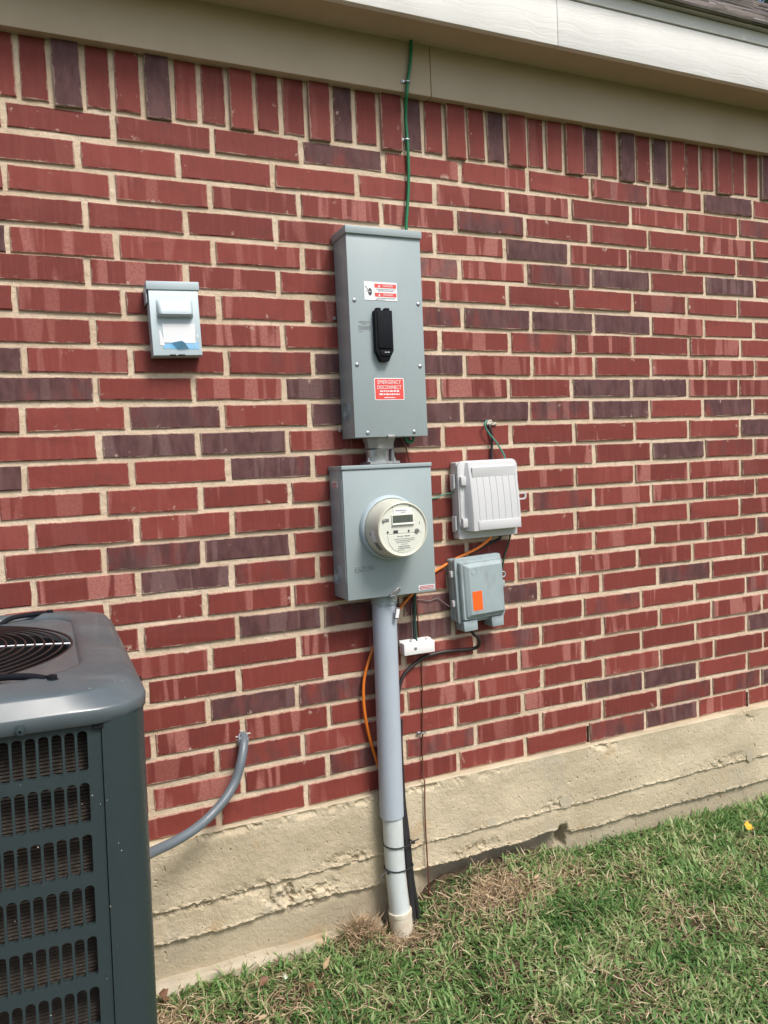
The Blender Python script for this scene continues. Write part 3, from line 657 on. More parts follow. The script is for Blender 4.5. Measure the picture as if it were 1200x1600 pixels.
build('key_knob', lathe([(.0045, 0), (.004, -.003), (.001, -.0035)], (*fm(-57, 0)[:1], fy-.001, fm(0, 28)[1]), 'y', 14), 'cast', pw, 40)
plate('divider', -44, 58, -11.2, -10.5, 'soft_ink', .0003)
for x, r in ((-46, 3), (18, 2.8)): build('button', lathe([(r/1000, 0), (r*.8/1000, -.0022), (.0003, -.0026)], (fm(x, 0)[0], fy, fm(0, -5)[1]), 'y', 14), 'ink', f, 40)
plate('optical_port', -29, -15, -8.5, -1, 'ink', .0016, bev=.0006)
build('reset_knob', lathe([(.0065, 0), (.006, -.0045), (.002, -.005), (.0004, -.0045)], (fm(43, 0)[0], fy, fm(0, -6)[1]), 'y', 18), 'cast', f, 40)
build('reset_slot', box(fm(39.5, 0)[0], fm(46.5, 0)[0], fy-.0056, fy-.004, fm(0, -7.2)[1], fm(0, -5)[1]), 'ink', f)
lp = build('name_plate', prism([fm(-47, -14), fm(47, -14), fm(44, -34), fm(30, -54), fm(10, -63), fm(-12, -63), fm(-31, -54), fm(-44, -34)], fy-.0007, fy+.0004), 'cream_face', f)
rows = [(-18, 2, -20, 3), (5, 20, -20, 3), (-28, 36, -27, 2.2), (-24, 34, -32, 2.2), (-22, 20, -36.5, 2), (-8, 12, -42, 1.8), (-16, 20, -48.5, 3.2), (-18, 20, -53.5, 2.6), (-18, 2, -58, 2)]
dashes([(fm(a, 0)[0], fm(b, 0)[0], fm(0, z)[1], hh/1000) for a, b, z, hh in rows], fy-.0008, lp)
def side_patch(name, a0, a1, y0, y1, mat):
    bm = B(); n = 6; P = []
    for k in range(n+1):
        a = R(a0+(a1-a0)*k/n)
        for y in (y0, y1):
            r = np.interp(-y, [.138, .150, .170, .190], [.0840, .0825, .0805, .0785])+.0005
            P.append(bm.verts.new((mc[0]+r*math.cos(a), y, mc[2]+r*math.sin(a))))
    for k in range(n): bm.faces.new((P[2*k], P[2*k+1], P[2*k+3], P[2*k+2]))
    return build(name, bm, mat, t)
side_patch('side_label', 205, 224, -.168, -.188, 'soft_ink'); side_patch('side_print', 180, 202, -.165, -.187, 'paper'); side_patch('side_mark', 184, 190, -.158, -.163, 'soft_ink')

# ---------------------------------------------------------------- conduit riser below the meter box
t = thing('conduit_riser', 'grey PVC conduit over a white pipe running from the meter box into the ground', 'pipe', (.937, -.058, -.10))
build('collar', lathe([(.0395, .930), (.0395, .962)], (.9375, -.056, 0), 'z', 36), 'grey_box', t, 40)
build('grey_sleeve', tube([(.9375, -.056, .955), (.9345, -.056, .62), (.931, -.056, .2865)], .0362, 36, n=3), 'pvc_grey', t, 40)
build('white_pipe', tube([(.9315, -.057, .32), (.932, -.062, .12), (.938, -.070, -.02), (.9425, -.075, -.16)], .0303, 32, n=4), 'pvc_white', t, 40)
build('coupling', tube([(.938, -.070, -.006), (.941, -.0725, -.075)], .0345, 32, n=1), 'pvc_cream', t, 40)
build('coupling_lip', tube([(.9378, -.0698, -.001), (.9384, -.0703, -.012)], .0358, 32, n=1), 'pvc_cream', t, 40)
for z, lab, side in ((.200, 'upper black cable tie wrapped round the white pipe', 1), (.128, 'lower black cable tie wrapped round the white pipe', -1)):
    ct = thing('cable_tie', lab, 'cable tie', (.933, -.062, z), 'cable ties on the pipe')
    P = [(.937+.047*math.cos(a)*(1 if math.cos(a) < 0 else 1.45)-.002, -.058+.0345*math.sin(a), z+.006*math.cos(a+.4)*side) for a in np.linspace(0, math.tau, 25)[:-1]]
    P = [(.9325+(.0325 if math.cos(a) < 0 else .058)*math.cos(a), -.060+.0330*math.sin(a), z-.003*math.cos(a)) for a in np.linspace(0, math.tau, 25)]
    build('band', tube(P, .0022, 6, n=1), 'black_rubber', ct, 60)
    if side > 0: build('tail', tube([(.985, -.075, z+.001), (.996, -.078, z+.004), (1.008, -.075, z+.004)], .002, 6), 'black_rubber', ct, 60)
    else: build('tail', tube([(.902, -.07, z+.002), (.890, -.08, z+.003), (.872, -.085, z-.006)], .0017, 6), 'black_rubber', ct, 60)
    build('head', box(.984 if side > 0 else .897, .992 if side > 0 else .905, -.083, -.075, z-.004, z+.004, .001), 'black_rubber', ct)

# ---------------------------------------------------------------- wires and cables
def cable(name, pts, r, mat, label, cat='wire', seg=8, n=8): return single(name, tube(pts, r, seg, n=n), mat, label, cat, None, 60)
cable('ground_wire', [(1.114, -.040, 2.592), (1.111, -.040, 2.547), (1.104, -.039, 2.499), (1.098, -.038, 2.469), (1.094, -.036, 2.432), (1.0955, -.024, 2.411), (1.099, -.012, 2.379), (1.101, -.009, 2.345), (1.103, -.0085, 2.315), (1.1035, -.0085, 2.27), (1.102, -.0085, 2.204), (1.096, -.0095, 2.137), (1.086, -.013, 2.07), (1.080, -.016, 2.0035)], .0052, 'green_wire', 'green insulated wire hanging from the eave down to the tall grey box')
cable('green_wire_loop', [(1.041, -.03, 1.424), (1.047, -.03, 1.411), (1.058, -.03, 1.4055), (1.068, -.03, 1.41), (1.071, -.03, 1.4225)], .005, 'green_wire', 'short loop of green wire under the tall grey box')
cable('copper_wire', [(1.031, -.03, 1.4235), (1.049, -.02, 1.386), (1.064, -.0115, 1.341), (1.088, -.0035, 1.29), (1.091, -.003, 1.15), (1.087, -.003, 1.0), (1.068, -.004, .943), (1.069, -.004, .895), (1.073, -.004, .82), (1.076, -.004, .744), (1.077, -.0035, .693), (1.076, -.0035, .642), (1.070, -.0045, .502), (1.065, -.0055, .42), (1.063, -.012, .372), (1.061, -.0235, .344), (1.058, -.024, .29), (1.057, -.024, .216), (1.058, -.024, .12), (1.060, -.022, .02), (1.061, -.020, -.06)], .0022, 'copper', 'thin bare copper wire running down the wall into the soil')
cable('orange_cable', [(1.328, -.035, 1.104), (1.318, -.033, 1.088), (1.275, -.026, 1.062), (1.211, -.012, 1.036), (1.155, -.0065, 1.010), (1.125, -.006, .995), (1.088, -.006, .963), (1.054, -.006, .938), (1.008, -.006, .897), (.974, -.006, .856), (.933, -.007, .813), (.908, -.012, .778), (.882, -.016, .716), (.873, -.018, .661), (.875, -.018, .592), (.890, -.014, .510), (.915, -.010, .423), (.939, -.0215, .347), (.950, -.026, .28), (.957, -.03, .1), (.960, -.035, -.09)], .0047, 'orange_wire', 'orange cable running from the white box behind the meter box and looping past the pipe', 'cable')
cable('black_cable', [(1.232, -.045, .815), (1.245, -.043, .796), (1.259, -.04, .785), (1.272, -.03, .764), (1.270, -.018, .747), (1.247, -.008, .741), (1.190, -.0075, .744), (1.148, -.0075, .745), (1.091, -.0085, .739), (1.049, -.0085, .720), (1.017, -.0085, .697), (1.000, -.010, .670), (.988, -.013, .62), (.984, -.016, .50), (.985, -.022, .34), (.990, -.035, .20), (.993, -.045, .05), (.998, -.055, -.10)], .0056, 'dark_brown_rubber', 'thick black cable curving from the weathered grey box down behind the pipe', 'cable')
cable('black_drop_cable', [(.990, -.018, .56), (.985, -.021, .50), (.983, -.026, .40), (.981, -.034, .31), (.985, -.045, .20), (.989, -.052, .08), (.999, -.060, -.02), (1.008, -.066, -.11)], .0085, 'black_rubber', 'wide black drop cable strapped along the right of the white pipe', 'cable')
cable('black_feed_cable', [(.972, -.016, .55), (.973, -.018, .45), (.972, -.030, .31), (.975, -.048, .2), (.978, -.058, .08), (.982, -.068, -.02), (.981, -.075, -.12)], .0085, 'black_rubber', 'black feed cable held against the white pipe by the cable ties', 'cable')
cable('grey_wire', [(1.041, -.02, .790), (1.046, -.012, .83), (1.050, -.0055, .872), (1.052, -.005, .905), (1.062, -.005, .9185), (1.085, -.005, .918), (1.113, -.005, .911), (1.141, -.005, .916), (1.159, -.008, .903), (1.172, -.025, .889)], .0013, 'grey_wire', 'thin grey wire looping from the white clamp box to the weathered grey box')
cable('dark_green_wire', [(1.056, -.02, .790), (1.059, -.010, .84), (1.061, -.006, .871), (1.065, -.006, .955), (1.067, -.006, 1.0)], .0036, 'dark_green_wire', 'dark green wire rising from the white clamp box behind the meter box')
cable('black_wire', [(1.050, -.018, .790), (1.054, -.008, .84), (1.057, -.0055, .871), (1.0585, -.0055, .955), (1.060, -.0055, 1.0)], .0030, 'black_rubber', 'black wire beside the dark green one above the white clamp box')
cable('teal_wire', [(1.351, .004, 1.468), (1.340, -.012, 1.466), (1.331, -.016, 1.457), (1.335, -.016, 1.440), (1.351, -.016, 1.418), (1.368, -.017, 1.399), (1.384, -.018, 1.375), (1.396, -.02, 1.353), (1.400, -.02, 1.33)], .0029, 'teal_wire', 'teal wire slanting from the wall hole to the ribbed white box')
cable('black_lead', [(1.352, .004, 1.461), (1.353, -.006, 1.448), (1.357, -.0085, 1.43), (1.360, -.0075, 1.410), (1.358, -.0075, 1.382), (1.355, -.0085, 1.345), (1.354, -.010, 1.325)], .0042, 'black_rubber', 'short black lead dropping from the wall hole behind the ribbed white box')
cable('green_bond_wire', [(1.405, -.03, 1.110), (1.403, -.024, 1.088), (1.400, -.012, 1.058), (1.391, -.0065, 1.027), (1.384, -.0065, 1.0), (1.377, -.0095, .974), (1.371, -.020, .950)], .0030, 'dark_green_wire', 'dark green wire linking the ribbed white box to the weathered grey box')
cable('green_stub_wire', [(1.078, -.006, 1.222), (1.105, -.005, 1.225), (1.127, -.005, 1.228), (1.156, -.005, 1.232), (1.179, -.009, 1.240), (1.207, -.022, 1.245)], .0022, 'teal_wire', 'thin green wire between the meter box and the ribbed white box')
cable('black_stub_cable', [(1.368, -.03, 1.105), (1.362, -.028, 1.089), (1.356, -.018, 1.083), (1.335, -.008, 1.074), (1.300, -.007, 1.062), (1.262, -.012, 1.05)], .0050, 'black_rubber', 'short black cable stub behind the orange one under the ribbed white box', 'cable')
rs = random.Random(8)
bm = B()
for _ in range(9):
    x, z, r = 1.362+rs.uniform(-.012, .014), 1.461+rs.uniform(-.008, .006), rs.uniform(.004, .009)
    bmesh.ops.create_icosphere(bm, subdivisions=1, radius=r, matrix=Matrix.Translation((x, -.001, z)) @ Matrix.Diagonal((1.3, .7, .8, 1)))
single('sealant_dab', bm, 'seal', 'crumbly pale sealant round the wires in the wall hole', 'sealant', None, 60)
def strap(name, x, z, y, label):
    o = thing(name, label, 'clip', (x, y, z), 'wire clips')
    build('band', tube([(x+.0075, y+.002, z), (x+.0072, y-.006, z), (x, y-.0085, z), (x-.0072, y-.006, z), (x-.0075, y+.001, z)], .0026, 6, n=4), 'steel', o, 60)
    build('tab', box(x-.019, x-.006, y-.0002, y+.0018, z-.005, z+.005, .0005), 'steel', o)
    screw((x-.013, y, z), .0042, o)
strap('wire_strap', 1.0985, 2.469, -.0325, 'metal strap holding the green wire to the painted board')
strap('wire_strap', 1.103, 2.313, -.0035, 'metal strap holding the green wire to the dark upright brick')
strap('wire_clip', 1.0705, .500, -.002, 'small metal clip holding the copper wire low on the wall')

# ---------------------------------------------------------------- white bonding clamp box
t = thing('bonding_clamp_box', 'small white plastic clamp box fixed beside the conduit', 'clamp box', (1.055, 0, .757))
build('body', box(1.004, 1.108, -.040, -.003, .7585, .795, .0022), 'white', t, 40)
build('back_rim', box(1.002, 1.104, -.012, -.002, .790, .8005, .001), 'white', t, 40)
for x in (1.036, 1.088): build('tab', box(x, x+.014, -.028, -.006, .794, .801, .001), 'white', t, 40)
screw((1.042, -.040, .778), .0040, t)

# ---------------------------------------------------------------- air-conditioner pull-out disconnect
t = thing('pullout_disconnect_box', 'small pale grey pull-out disconnect box with a torn blue label', 'electrical box', (.382, 0, 1.650), None, (0, R(-1.6), 0))
bx0, bx1, bz0, bz1 = .319, .447, 1.650, 1.842
build('body', box(bx0, bx1, -.048, -.003, bz0, bz1-.012, .002), 'pale_box', t, 40)
bm = prism([(bx0-.004, bz1-.022), (bx1+.004, bz1-.022), (bx1+.004, bz1), (bx0-.004, bz1)], -.058, -.002, bev=.002)
build('lid_cap', bm, 'pale_box', t, 40)
build('lid_ear', box(bx0-.0055, bx0-.003, -.050, -.004, bz1-.055, bz1-.012, .001), 'pale_box', t, 40)
P = [(-.0505, bz0+.002), (-.0560, bz1-.026), (-.052, bz1-.020), (-.046, bz1-.020), (-.046, bz0+.002)]
bm = B(); a = [bm.verts.new((bx0+.001, y, z)) for y, z in P]; b = [bm.verts.new((bx1-.001, y, z)) for y, z in P]
bm.faces.new(a); bm.faces.new(b[::-1])
for i in range(5): bm.faces.new((a[i], b[i], b[(i+1) % 5], a[(i+1) % 5]))
dr = build('door', bm, 'pale_box', t, 40)
def bulge():
    bm = B(); n, m = 22, 14; V = []
    for j in range(m+1):
        for i in range(n+1):
            u, v = i/n, j/m; x = .336+.094*u; z = 1.748+.048*v
            e = min(1, min(u, 1-u)/.10); sx_ = math.sqrt(max(0, 1-(1-e)**2))
            hgt = (.019*(v/.12)**.5 if v < .12 else .019*(1-((v-.12)/.88)**1.6)) if v > 0 else 0
            V.append(bm.verts.new((x, -.0520-.004*(z-1.70)/.1-hgt*sx_+.0005, z)))
    for j in range(m):
        for i in range(n): k = j*(n+1)+i; bm.faces.new((V[k], V[k+1], V[k+n+2], V[k+n+1]))
    return bm
build('pull_bulge', bulge(), 'pale_box', dr, 50)
fyb = lambda z: -.0505-.0055*(z-bz0)/(bz1-.026-bz0)
def slanted(name, poly, mat, off, parent):
    bm = B(); bm.faces.new([bm.verts.new((x, fyb(z)-off, z)) for x, z in poly]); bm.faces.new([bm.verts.new((x, fyb(z)-off+.0004, z)) for x, z in poly][::-1]); return build(name, bm, mat, parent)
slanted('label_base', [(.346, 1.6685), (.4385, 1.6668), (.438, 1.690), (.4325, 1.684), (.41, 1.6835), (.347, 1.682)], 'blue', .0006, dr)
slanted('torn_edge', [(.3385, 1.678), (.350, 1.676), (.349, 1.690), (.3415, 1.716), (.338, 1.714)], 'paper', .0008, dr)
slanted('right_torn_edge', [(.4345, 1.700), (.4395, 1.695), (.4392, 1.703), (.436, 1.708)], 'paper', .0008, dr)
lb = slanted('white_label', [(.3485, 1.6845), (.430, 1.6825), (.4315, 1.733), (.3475, 1.733)], 'paper', .0011, dr)
bm = B(); V = [bm.verts.new(p) for p in ((.366, -.0545, 1.6835), (.384, -.0535, 1.6665), (.412, -.0535, 1.666), (.402, -.0625, 1.681), (.392, -.066, 1.687))]
bm.faces.new((V[0], V[1], V[4])); bm.faces.new((V[1], V[2], V[3], V[4]))
build('peeled_flap', bm, 'blue', dr)
for x0, x1 in ((.361, .377), (.383, .401)): build('drain_slot', box(x0, x1, -.0518, -.044, bz0+.0005, bz0+.0040, .001), 'dark', t)
build('bottom_screw', lathe([(.004, 0), (.003, .003), (.001, .0035)], (.385, -.02, bz1), 'z', 10), 'steel', t, 40)

# ---------------------------------------------------------------- ribbed white network box
t = thing('ribbed_network_box', 'off-white plastic network box with a ribbed bulging cover', 'network box', (1.315, 0, 1.100), None, (0, R(-.5), 0))
nx0, nx1, nz0, nz1 = 1.2085, 1.4235, 1.0985, 1.3400
build('back_box', prism(rrect(nx0, nx1-.001, nz0, nz1, .006), -.040, -.003, bev=.0012), 'white_plastic', t, 40)
build('rim', prism(rrect(nx0-.001, nx1+.002, nz0+.030, nz1+.002, .022), -.050, -.038, bev=.002), 'white_plastic', t, 40)
def cover_mesh():
    bm = B(); zs = np.linspace(nz0+.026, nz1-.004, 33); x0, x1 = nx0+.022, nx1-.005; rings = []
    for z in zs:
        v = (z-zs[0])/(zs[-1]-zs[0])
        d = .078+.026*math.sin(min(1, (1-v)*1.15)*math.pi*.5)**1.0 - .018*max(0, v-.8)/.2
        d = .060+.024*(1-v**2.2)
        ch = .016; cr = .004 if v < .96 else .012
        prof = [(x0-.004, -.045), (x0+.002, -d+.014), (x0+.010, -d+.003), (x0+ch+.008, -d)]
        nrib = 6; a, b = x0+.030, x1-.018; inner = .12 < v < .87
        for k in range(nrib+1):
            xx = a+(b-a)*k/nrib
            gdep = .0016 if inner else 0
            prof += [(xx-.0013, -d), (xx, -d+gdep), (xx+.0013, -d)]
        prof += [(x1-.008, -d+.002), (x1-.002, -d+.012), (x1+.001, -.045)]
        rings.append([bm.verts.new((x, y, z)) for x, y in prof])
    for A, C in zip(rings, rings[1:]):
        for k in range(len(A)-1): bm.faces.new((A[k], A[k+1], C[k+1], C[k]))
    for rg in (rings[0], rings[-1]): bm.faces.new(rg)
    return bm
cv = build('cover', cover_mesh(), 'white_plastic', t, 25)
build('lower_band', box(nx0+.046, nx1-.016, -.0870, -.070, nz0+.027, nz0+.056, .002), 'white_plastic', cv, 40)
build('upper_band', prism(rrect(nx0+.040, nx1-.018, nz1-.050, nz1-.020, .002), -.0705, -.06, bev=.0012), 'white_plastic', cv, 40)
for z in (1.280, 1.150):
    hg = build('hinge', box(nx0+.004, nx0+.022, -.063, -.046, z-.014, z+.014, .0025), 'white_plastic', t, 40)
    build('hinge_leaf', box(nx0-.010, nx0-.004, -.030, -.014, z-.028, z+.022, .002), 'white_plastic', hg, 40)
    build('hinge_pin', tube([(nx0-.006, -.034, z-.022), (nx0-.006, -.034, z+.022)], .0035, 8, n=1), 'white_plastic', hg, 40)
build('hinge_rod', tube([(nx0+.006, -.050, 1.165), (nx0+.006, -.050, 1.268)], .004, 8, n=1), 'white_plastic', t, 40)
P = rrect(nx1-.012, nx1+.034, 1.209, 1.232, .0105); Q = rrect(nx1-.006, nx1+.0298, 1.2135, 1.2275, .006); bm = B()
for y0, y1, ring in ((-.030, -.030, 0),):
    a = [bm.verts.new((x, -.048, z)) for x, z in P]; b = [bm.verts.new((x, -.048, z)) for x, z in Q]; c = [bm.verts.new((x, -.040, z)) for x, z in P]; d = [bm.verts.new((x, -.040, z)) for x, z in Q]
    n = len(P)
    for i in range(n):
        j = (i+1) % n
        for U, V in ((a, b), (b, d), (d, c), (c, a)): bm.faces.new((U[i], U[j], V[j], V[i]))
build('padlock_loop', bm, 'white_plastic', t, 40)

# ---------------------------------------------------------------- weathered grey network box
t = thing('weathered_network_box', 'weathered grey plastic network box with an orange sticker', 'network box', (1.27, 0, .862), None, (0, R(-2.2), 0))
wx0, wx1, wz0, wz1 = 1.186, 1.352, .838, 1.040
build('back_box', prism(rrect(wx0, wx1-.002, wz0+.004, wz1, .007), -.034, -.003, bev=.0015), 'weathered', t, 40)
build('rim', prism(rrect(wx0+.002, wx1+.004, wz0, wz1+.003, .010), -.050, -.034, bev=.002), 'weathered', t, 40)
def lid_mesh():
    bm = B(); rings = []
    for ins, y, r in ((.010, -.046, .006), (.012, -.062, .006), (.015, -.066, .006), (.020, -.066, .005), (.024, -.071, .005), (.034, -.0775, .004), (.036, -.078, .004)):
        rings.append([bm.verts.new((x, y, z)) for x, z in rrect(wx0+ins*1.05, wx1+.003-ins*.45, wz0+.002+ins*.75, wz1-ins*.75, r, 4)])
    for A, C in zip(rings, rings[1:]):
        for k in range(len(A)): bm.faces.new((A[k], A[(k+1) % len(A)], C[(k+1) % len(A)], C[k]))
    bm.faces.new(rings[-1]); return bm
ld = build('lid', lid_mesh(), 'weathered', t, 12)
build('orange_sticker', box(1.2285, 1.2625, -.0787, -.0778, .8785, .938), 'orange_label', ld)
build('maker_mark', lathe([(.0115, 0), (.0110, -.0006), (.0098, -.0006), (.0094, 0)], (1.240, -.078, 1.000), 'y', 20), 'weathered', ld, 40)
build('maker_bar', box(1.230, 1.252, -.0786, -.0778, .9935, .9955, .0002), 'weathered', ld)
for z in (.995, .902): build('hinge_tab', box(wx0-.007, wx0+.004, -.040, -.026, z-.010, z+.010, .0015), 'white_plastic', t, 40)
for x0, x1 in ((1.199, 1.249), (1.300, 1.3445)):
    build('cable_shroud', prism([(x0, .846), (x1, .846), (x1, .8135), (x0+.002, .8135)], -.062, -.010, bev=.002), 'weathered', t, 40)
P = [(1.3625+.0085*math.cos(a), -.046, .972+.0085*math.sin(a)) for a in np.linspace(0, math.tau, 17)]
build('padlock_loop', tube(P, .0024, 6, n=1, caps=False), 'weathered', t, 60)
build('latch', box(1.354, 1.366, -.050, -.040, .932, .953, .002), 'weathered', t, 40)

# ---------------------------------------------------------------- flexible conduit whip
P = [(.508, .01, .590), (.5065, -.012, .587), (.500, -.035, .572), (.486, -.055, .537), (.464, -.068, .491), (.429, -.088, .456), (.381, -.108, .426), (.333, -.135, .412), (.279, -.165, .407), (.235, -.20, .413), (.190, -.26, .430), (.148, -.32, .445)]
t = thing('flexible_conduit', 'grey flexible conduit curving from the wall to the air conditioner', 'conduit', (.40, -.1, .40))
build('hose', tube(P, .0128, 14, n=26, rf=lambda i, r: r*(1+.018*math.sin(i*math.pi*.66))), 'liquidtight', t, 80)
build('end_collar', tube([(.5078, .004, .588), (.504, -.022, .580)], .0148, 16, n=1), 'pvc_grey', t, 60)
bm = B()
for _ in range(12):
    a = rs.uniform(0, math.tau); bmesh.ops.create_icosphere(bm, subdivisions=1, radius=rs.uniform(.003, .0065), matrix=Matrix.Translation((.508+.018*math.cos(a), .001, .589+.016*math.sin(a))) @ Matrix.Diagonal((1.4, .6, .8, 1)))
single('mortar_crumbs', bm, 'seal', 'rough mortar crumbs around the flexible conduit where it enters the wall', 'mortar', None, 60)
# ---------------------------------------------------------------- air-conditioner condenser
AX, AY = -.235, -.628; HB = .3865; ZB, ZT = .045, .990
def rsq(half, r, n=96):
    """rounded square sampled by polar angle"""
    out = []
    for k in range(n):
        a = k*math.tau/n+math.pi/n; c, s = math.cos(a), math.sin(a); m = half/max(abs(c), abs(s)); x, y = m*c, m*s
        q = half-r
        if abs(x) > q and abs(y) > q:          # on the corner arc
            lo, hi = 0, m
            for _ in range(30):
                mid = (lo+hi)/2; dx, dy = max(0, abs(mid*c)-q), max(0, abs(mid*s)-q)
                if math.hypot(dx, dy) > r: hi = mid
                else: lo = mid
            x, y = lo*c, lo*s
        out.append((x, y))
    return out
def loft(rings, bm=None):
    bm = bm if bm else B(); V = [[bm.verts.new(p) for p in rg] for rg in rings]; n = len(V[0])
    for A, C in zip(V, V[1:]):
        for k in range(n): bm.faces.new((A[k], A[(k+1) % n], C[(k+1) % n], C[k]))
    return bm
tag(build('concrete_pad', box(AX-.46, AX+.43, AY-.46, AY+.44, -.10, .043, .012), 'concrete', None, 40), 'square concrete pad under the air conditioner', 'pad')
t = thing('air_conditioner', 'dark slate air conditioner condenser with louvred sides and a round top grille', 'air conditioner', (AX, AY, .035))
build('base_pan', loft([[(AX+x, AY+y, z) for x, y in rsq(h, .06)] for h, z in ((HB-.01, .036), (HB+.004, .036), (HB+.004, .075), (HB-.02, .075))]), 'ac_paint', t, 40)
LR = [(.389, .070, .9895), (.3915, .072, .9915), (.3925, .075, 1.010), (.3918, .076, 1.0115), (.390, .078, 1.0135), (.3785, .100, 1.0315), (.3770, .104, 1.0333), (.3735, .112, 1.0352), (.366, .130, 1.0390), (.345, .140, 1.0425), (.322, .130, 1.0450), (.314, .122, 1.0450), (.305, .114, 1.0365), (.3045, .112, 1.0355)]
rings = [[(AX+x, AY+y, z) for x, y in rsq(h, r)] for h, r, z in LR]
angs = [k*math.tau/96+math.pi/96 for k in range(96)]
for r, z in ((.303, 1.036), (.297, 1.0335), (.294, 1.026), (.294, .98)): rings.append([(AX+r*math.cos(a), AY+r*math.sin(a), z) for a in angs])
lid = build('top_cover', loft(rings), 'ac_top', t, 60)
build('fan_shroud', lathe([(.2935, 1.02), (.292, .86), (.30, .80), (.001, .78)], (AX, AY, 0), 'z', 48), 'dark', t, 60)
fb = B()
for k in range(3):
    V = []
    for i in range(7):
        u = i/6; r = .07+.20*u
        for a, z in ((-.42-.12*u, .900), (0, .925), (.42, .955)): V.append(fb.verts.new((AX+r*math.cos(a+k*math.tau/3), AY+r*math.sin(a+k*math.tau/3), z)))
    for i in range(6):
        for j in (0, 1): fb.faces.new((V[i*3+j], V[i*3+j+1], V[i*3+j+4], V[i*3+j+3]))
build('fan_blade', fb, 'dark', t, 60)
build('fan_motor', lathe([(.001, .99), (.06, .985), (.075, .97), (.075, .88)], (AX, AY, 0), 'z', 24), 'dark', t, 40)
gr = thing('grille_origin', '', '', (0, 0, 0)) if False else None
gz = lambda r: 1.046-.012*(r/.30)**2
g = build('fan_grille', tube([(AX+.300*math.cos(a), AY+.300*math.sin(a), gz(.30)) for a in np.linspace(0, math.tau, 73)], .0026, 6, n=1, caps=False), 'grille', t, 60)
for k in range(1, 17):
    r = .300-.0155*k
    build('ring_wire', tube([(AX+r*math.cos(a), AY+r*math.sin(a), gz(r)) for a in np.linspace(0, math.tau, 65)], .0017, 5, n=1, caps=False), 'grille', g, 60)
for k in range(8):
    a = k*math.tau/8; build('spoke', tube([(AX+r*math.cos(a), AY+r*math.sin(a), gz(r)-.003) for r in (.05, .12, .19, .26, .306)], .0024 if k % 2 == 0 else .0017, 6, n=2), 'steel' if k % 4 == 0 else 'grille', g, 60)  # spokes along x take pale steel, which paints in their bright highlight
for sx, sy in ((1, 1), (1, -1), (-1, 1), (-1, -1)):
    X_ = lambda x: AX+sx*x
    Y_ = lambda y: AY+sy*y
    ar = build('grille_arm', tube([(X_(.165), Y_(.262), 1.034), (X_(.19), Y_(.276), 1.045), (X_(.225), Y_(.292), 1.0465), (X_(.245), Y_(.304), 1.0455), (X_(.256), Y_(.311), 1.0435)], .0052, 8, n=5), 'black', t, 60)
    build('arm_foot', lathe([(.0105, 1.0370), (.0105, 1.043), (.007, 1.044), (.007, 1.049), (.002, 1.050)], (X_(.264), Y_(.316), 0), 'z', 8), 'black', ar, 30)
# stamped louvre panels with real slots
PW, SW, RP, SH = .01650, .0132, .0734, .0583
def louvre(ax, sgn):
    """panel on the face whose outward axis is -y (ax=0) or +x (ax=1)"""
    bm = B(); face = HB-.004; u_hi = .3235; cols_ = 38; u0 = u_hi-.0165-cols_*PW; rows_ = 12; ztop = .9885
    def put(u, dpt, z): return (AX+u, AY-face+dpt, z) if ax == 0 else (AX+face-dpt, AY+u, z)
    def quad(a, b, c, d): bm.faces.new([bm.verts.new(put(*p)) for p in (a, b, c, d)])
    for r in range(rows_):
        zb = ztop-(r+1)*RP; z0 = zb+(RP-SH)/2; z1 = z0+SH
        for c in range(cols_):
            a, b = u0+c*PW, u0+(c+1)*PW; h = rrect(a+(PW-SW)/2, b-(PW-SW)/2, z0, z1, .0054, 3)
            H = [bm.verts.new(put(x, 0, z)) for x, z in h]; F = [bm.verts.new(put(x+(.0004 if x < (a+b)/2 else -.0004), .0012, z)) for x, z in h]; K = [bm.verts.new(put(x, .010, z)) for x, z in h]
            n = len(h)
            for i in range(n):
                j = (i+1) % n; bm.faces.new((H[i], H[j], F[j], F[i])); bm.faces.new((F[i], F[j], K[j], K[i]))
            C = [bm.verts.new(put(x, 0, z)) for x, z in ((b, zb+RP), (a, zb+RP), (a, zb), (b, zb))]
            for q in range(4):
                seg = H[q*4:q*4+4]
                for i in range(3): bm.faces.new((C[q], seg[i], seg[i+1]))
                bm.faces.new((C[q], seg[3], H[(q*4+4) % 16], C[(q+1) % 4]))
    uL = -u_hi; zb = ztop-rows_*RP
    quad((u0+cols_*PW, 0, ztop), (u_hi, 0, ztop), (u_hi, 0, zb), (u0+cols_*PW, 0, zb)); quad((uL, 0, ztop), (u0, 0, ztop), (u0, 0, zb), (uL, 0, zb))
    quad((uL, 0, .992), (u_hi, 0, .992), (u_hi, 0, ztop), (uL, 0, ztop)); quad((uL, 0, zb), (u_hi, 0, zb), (u_hi, 0, .06), (uL, 0, .06))
    quad((u_hi, 0, .992), (u_hi, .012, .992), (u_hi, .012, .06), (u_hi, 0, .06))
    bmesh.ops.remove_doubles(bm, verts=bm.verts, dist=1e-5); return bm
build('louvre_panel', louvre(0, 1), 'ac_paint', t); build('louvre_panel', louvre(1, 1), 'ac_paint', t)
for sx, sy in ((1, -1), (1, 1), (-1, -1)):       # rounded corner posts
    bm = B(); rad = .052; pts = [(.3245, HB-.030), (.3245, HB)]
    pts += [(HB-rad+rad*math.sin(a), HB-rad+rad*math.cos(a)) for a in np.linspace(0, math.pi/2, 13)] + [(HB, .3255), (HB-.014, .3255)]
    V = [[bm.verts.new((AX+sx*x, AY+sy*y, z)) for x, y in pts] for z in (.06, .9945)]
    for k in range(len(pts)-1): bm.faces.new((V[0][k], V[0][k+1], V[1][k+1], V[1][k]))
    build('corner_post', bm, 'ac_paint', t, 30)
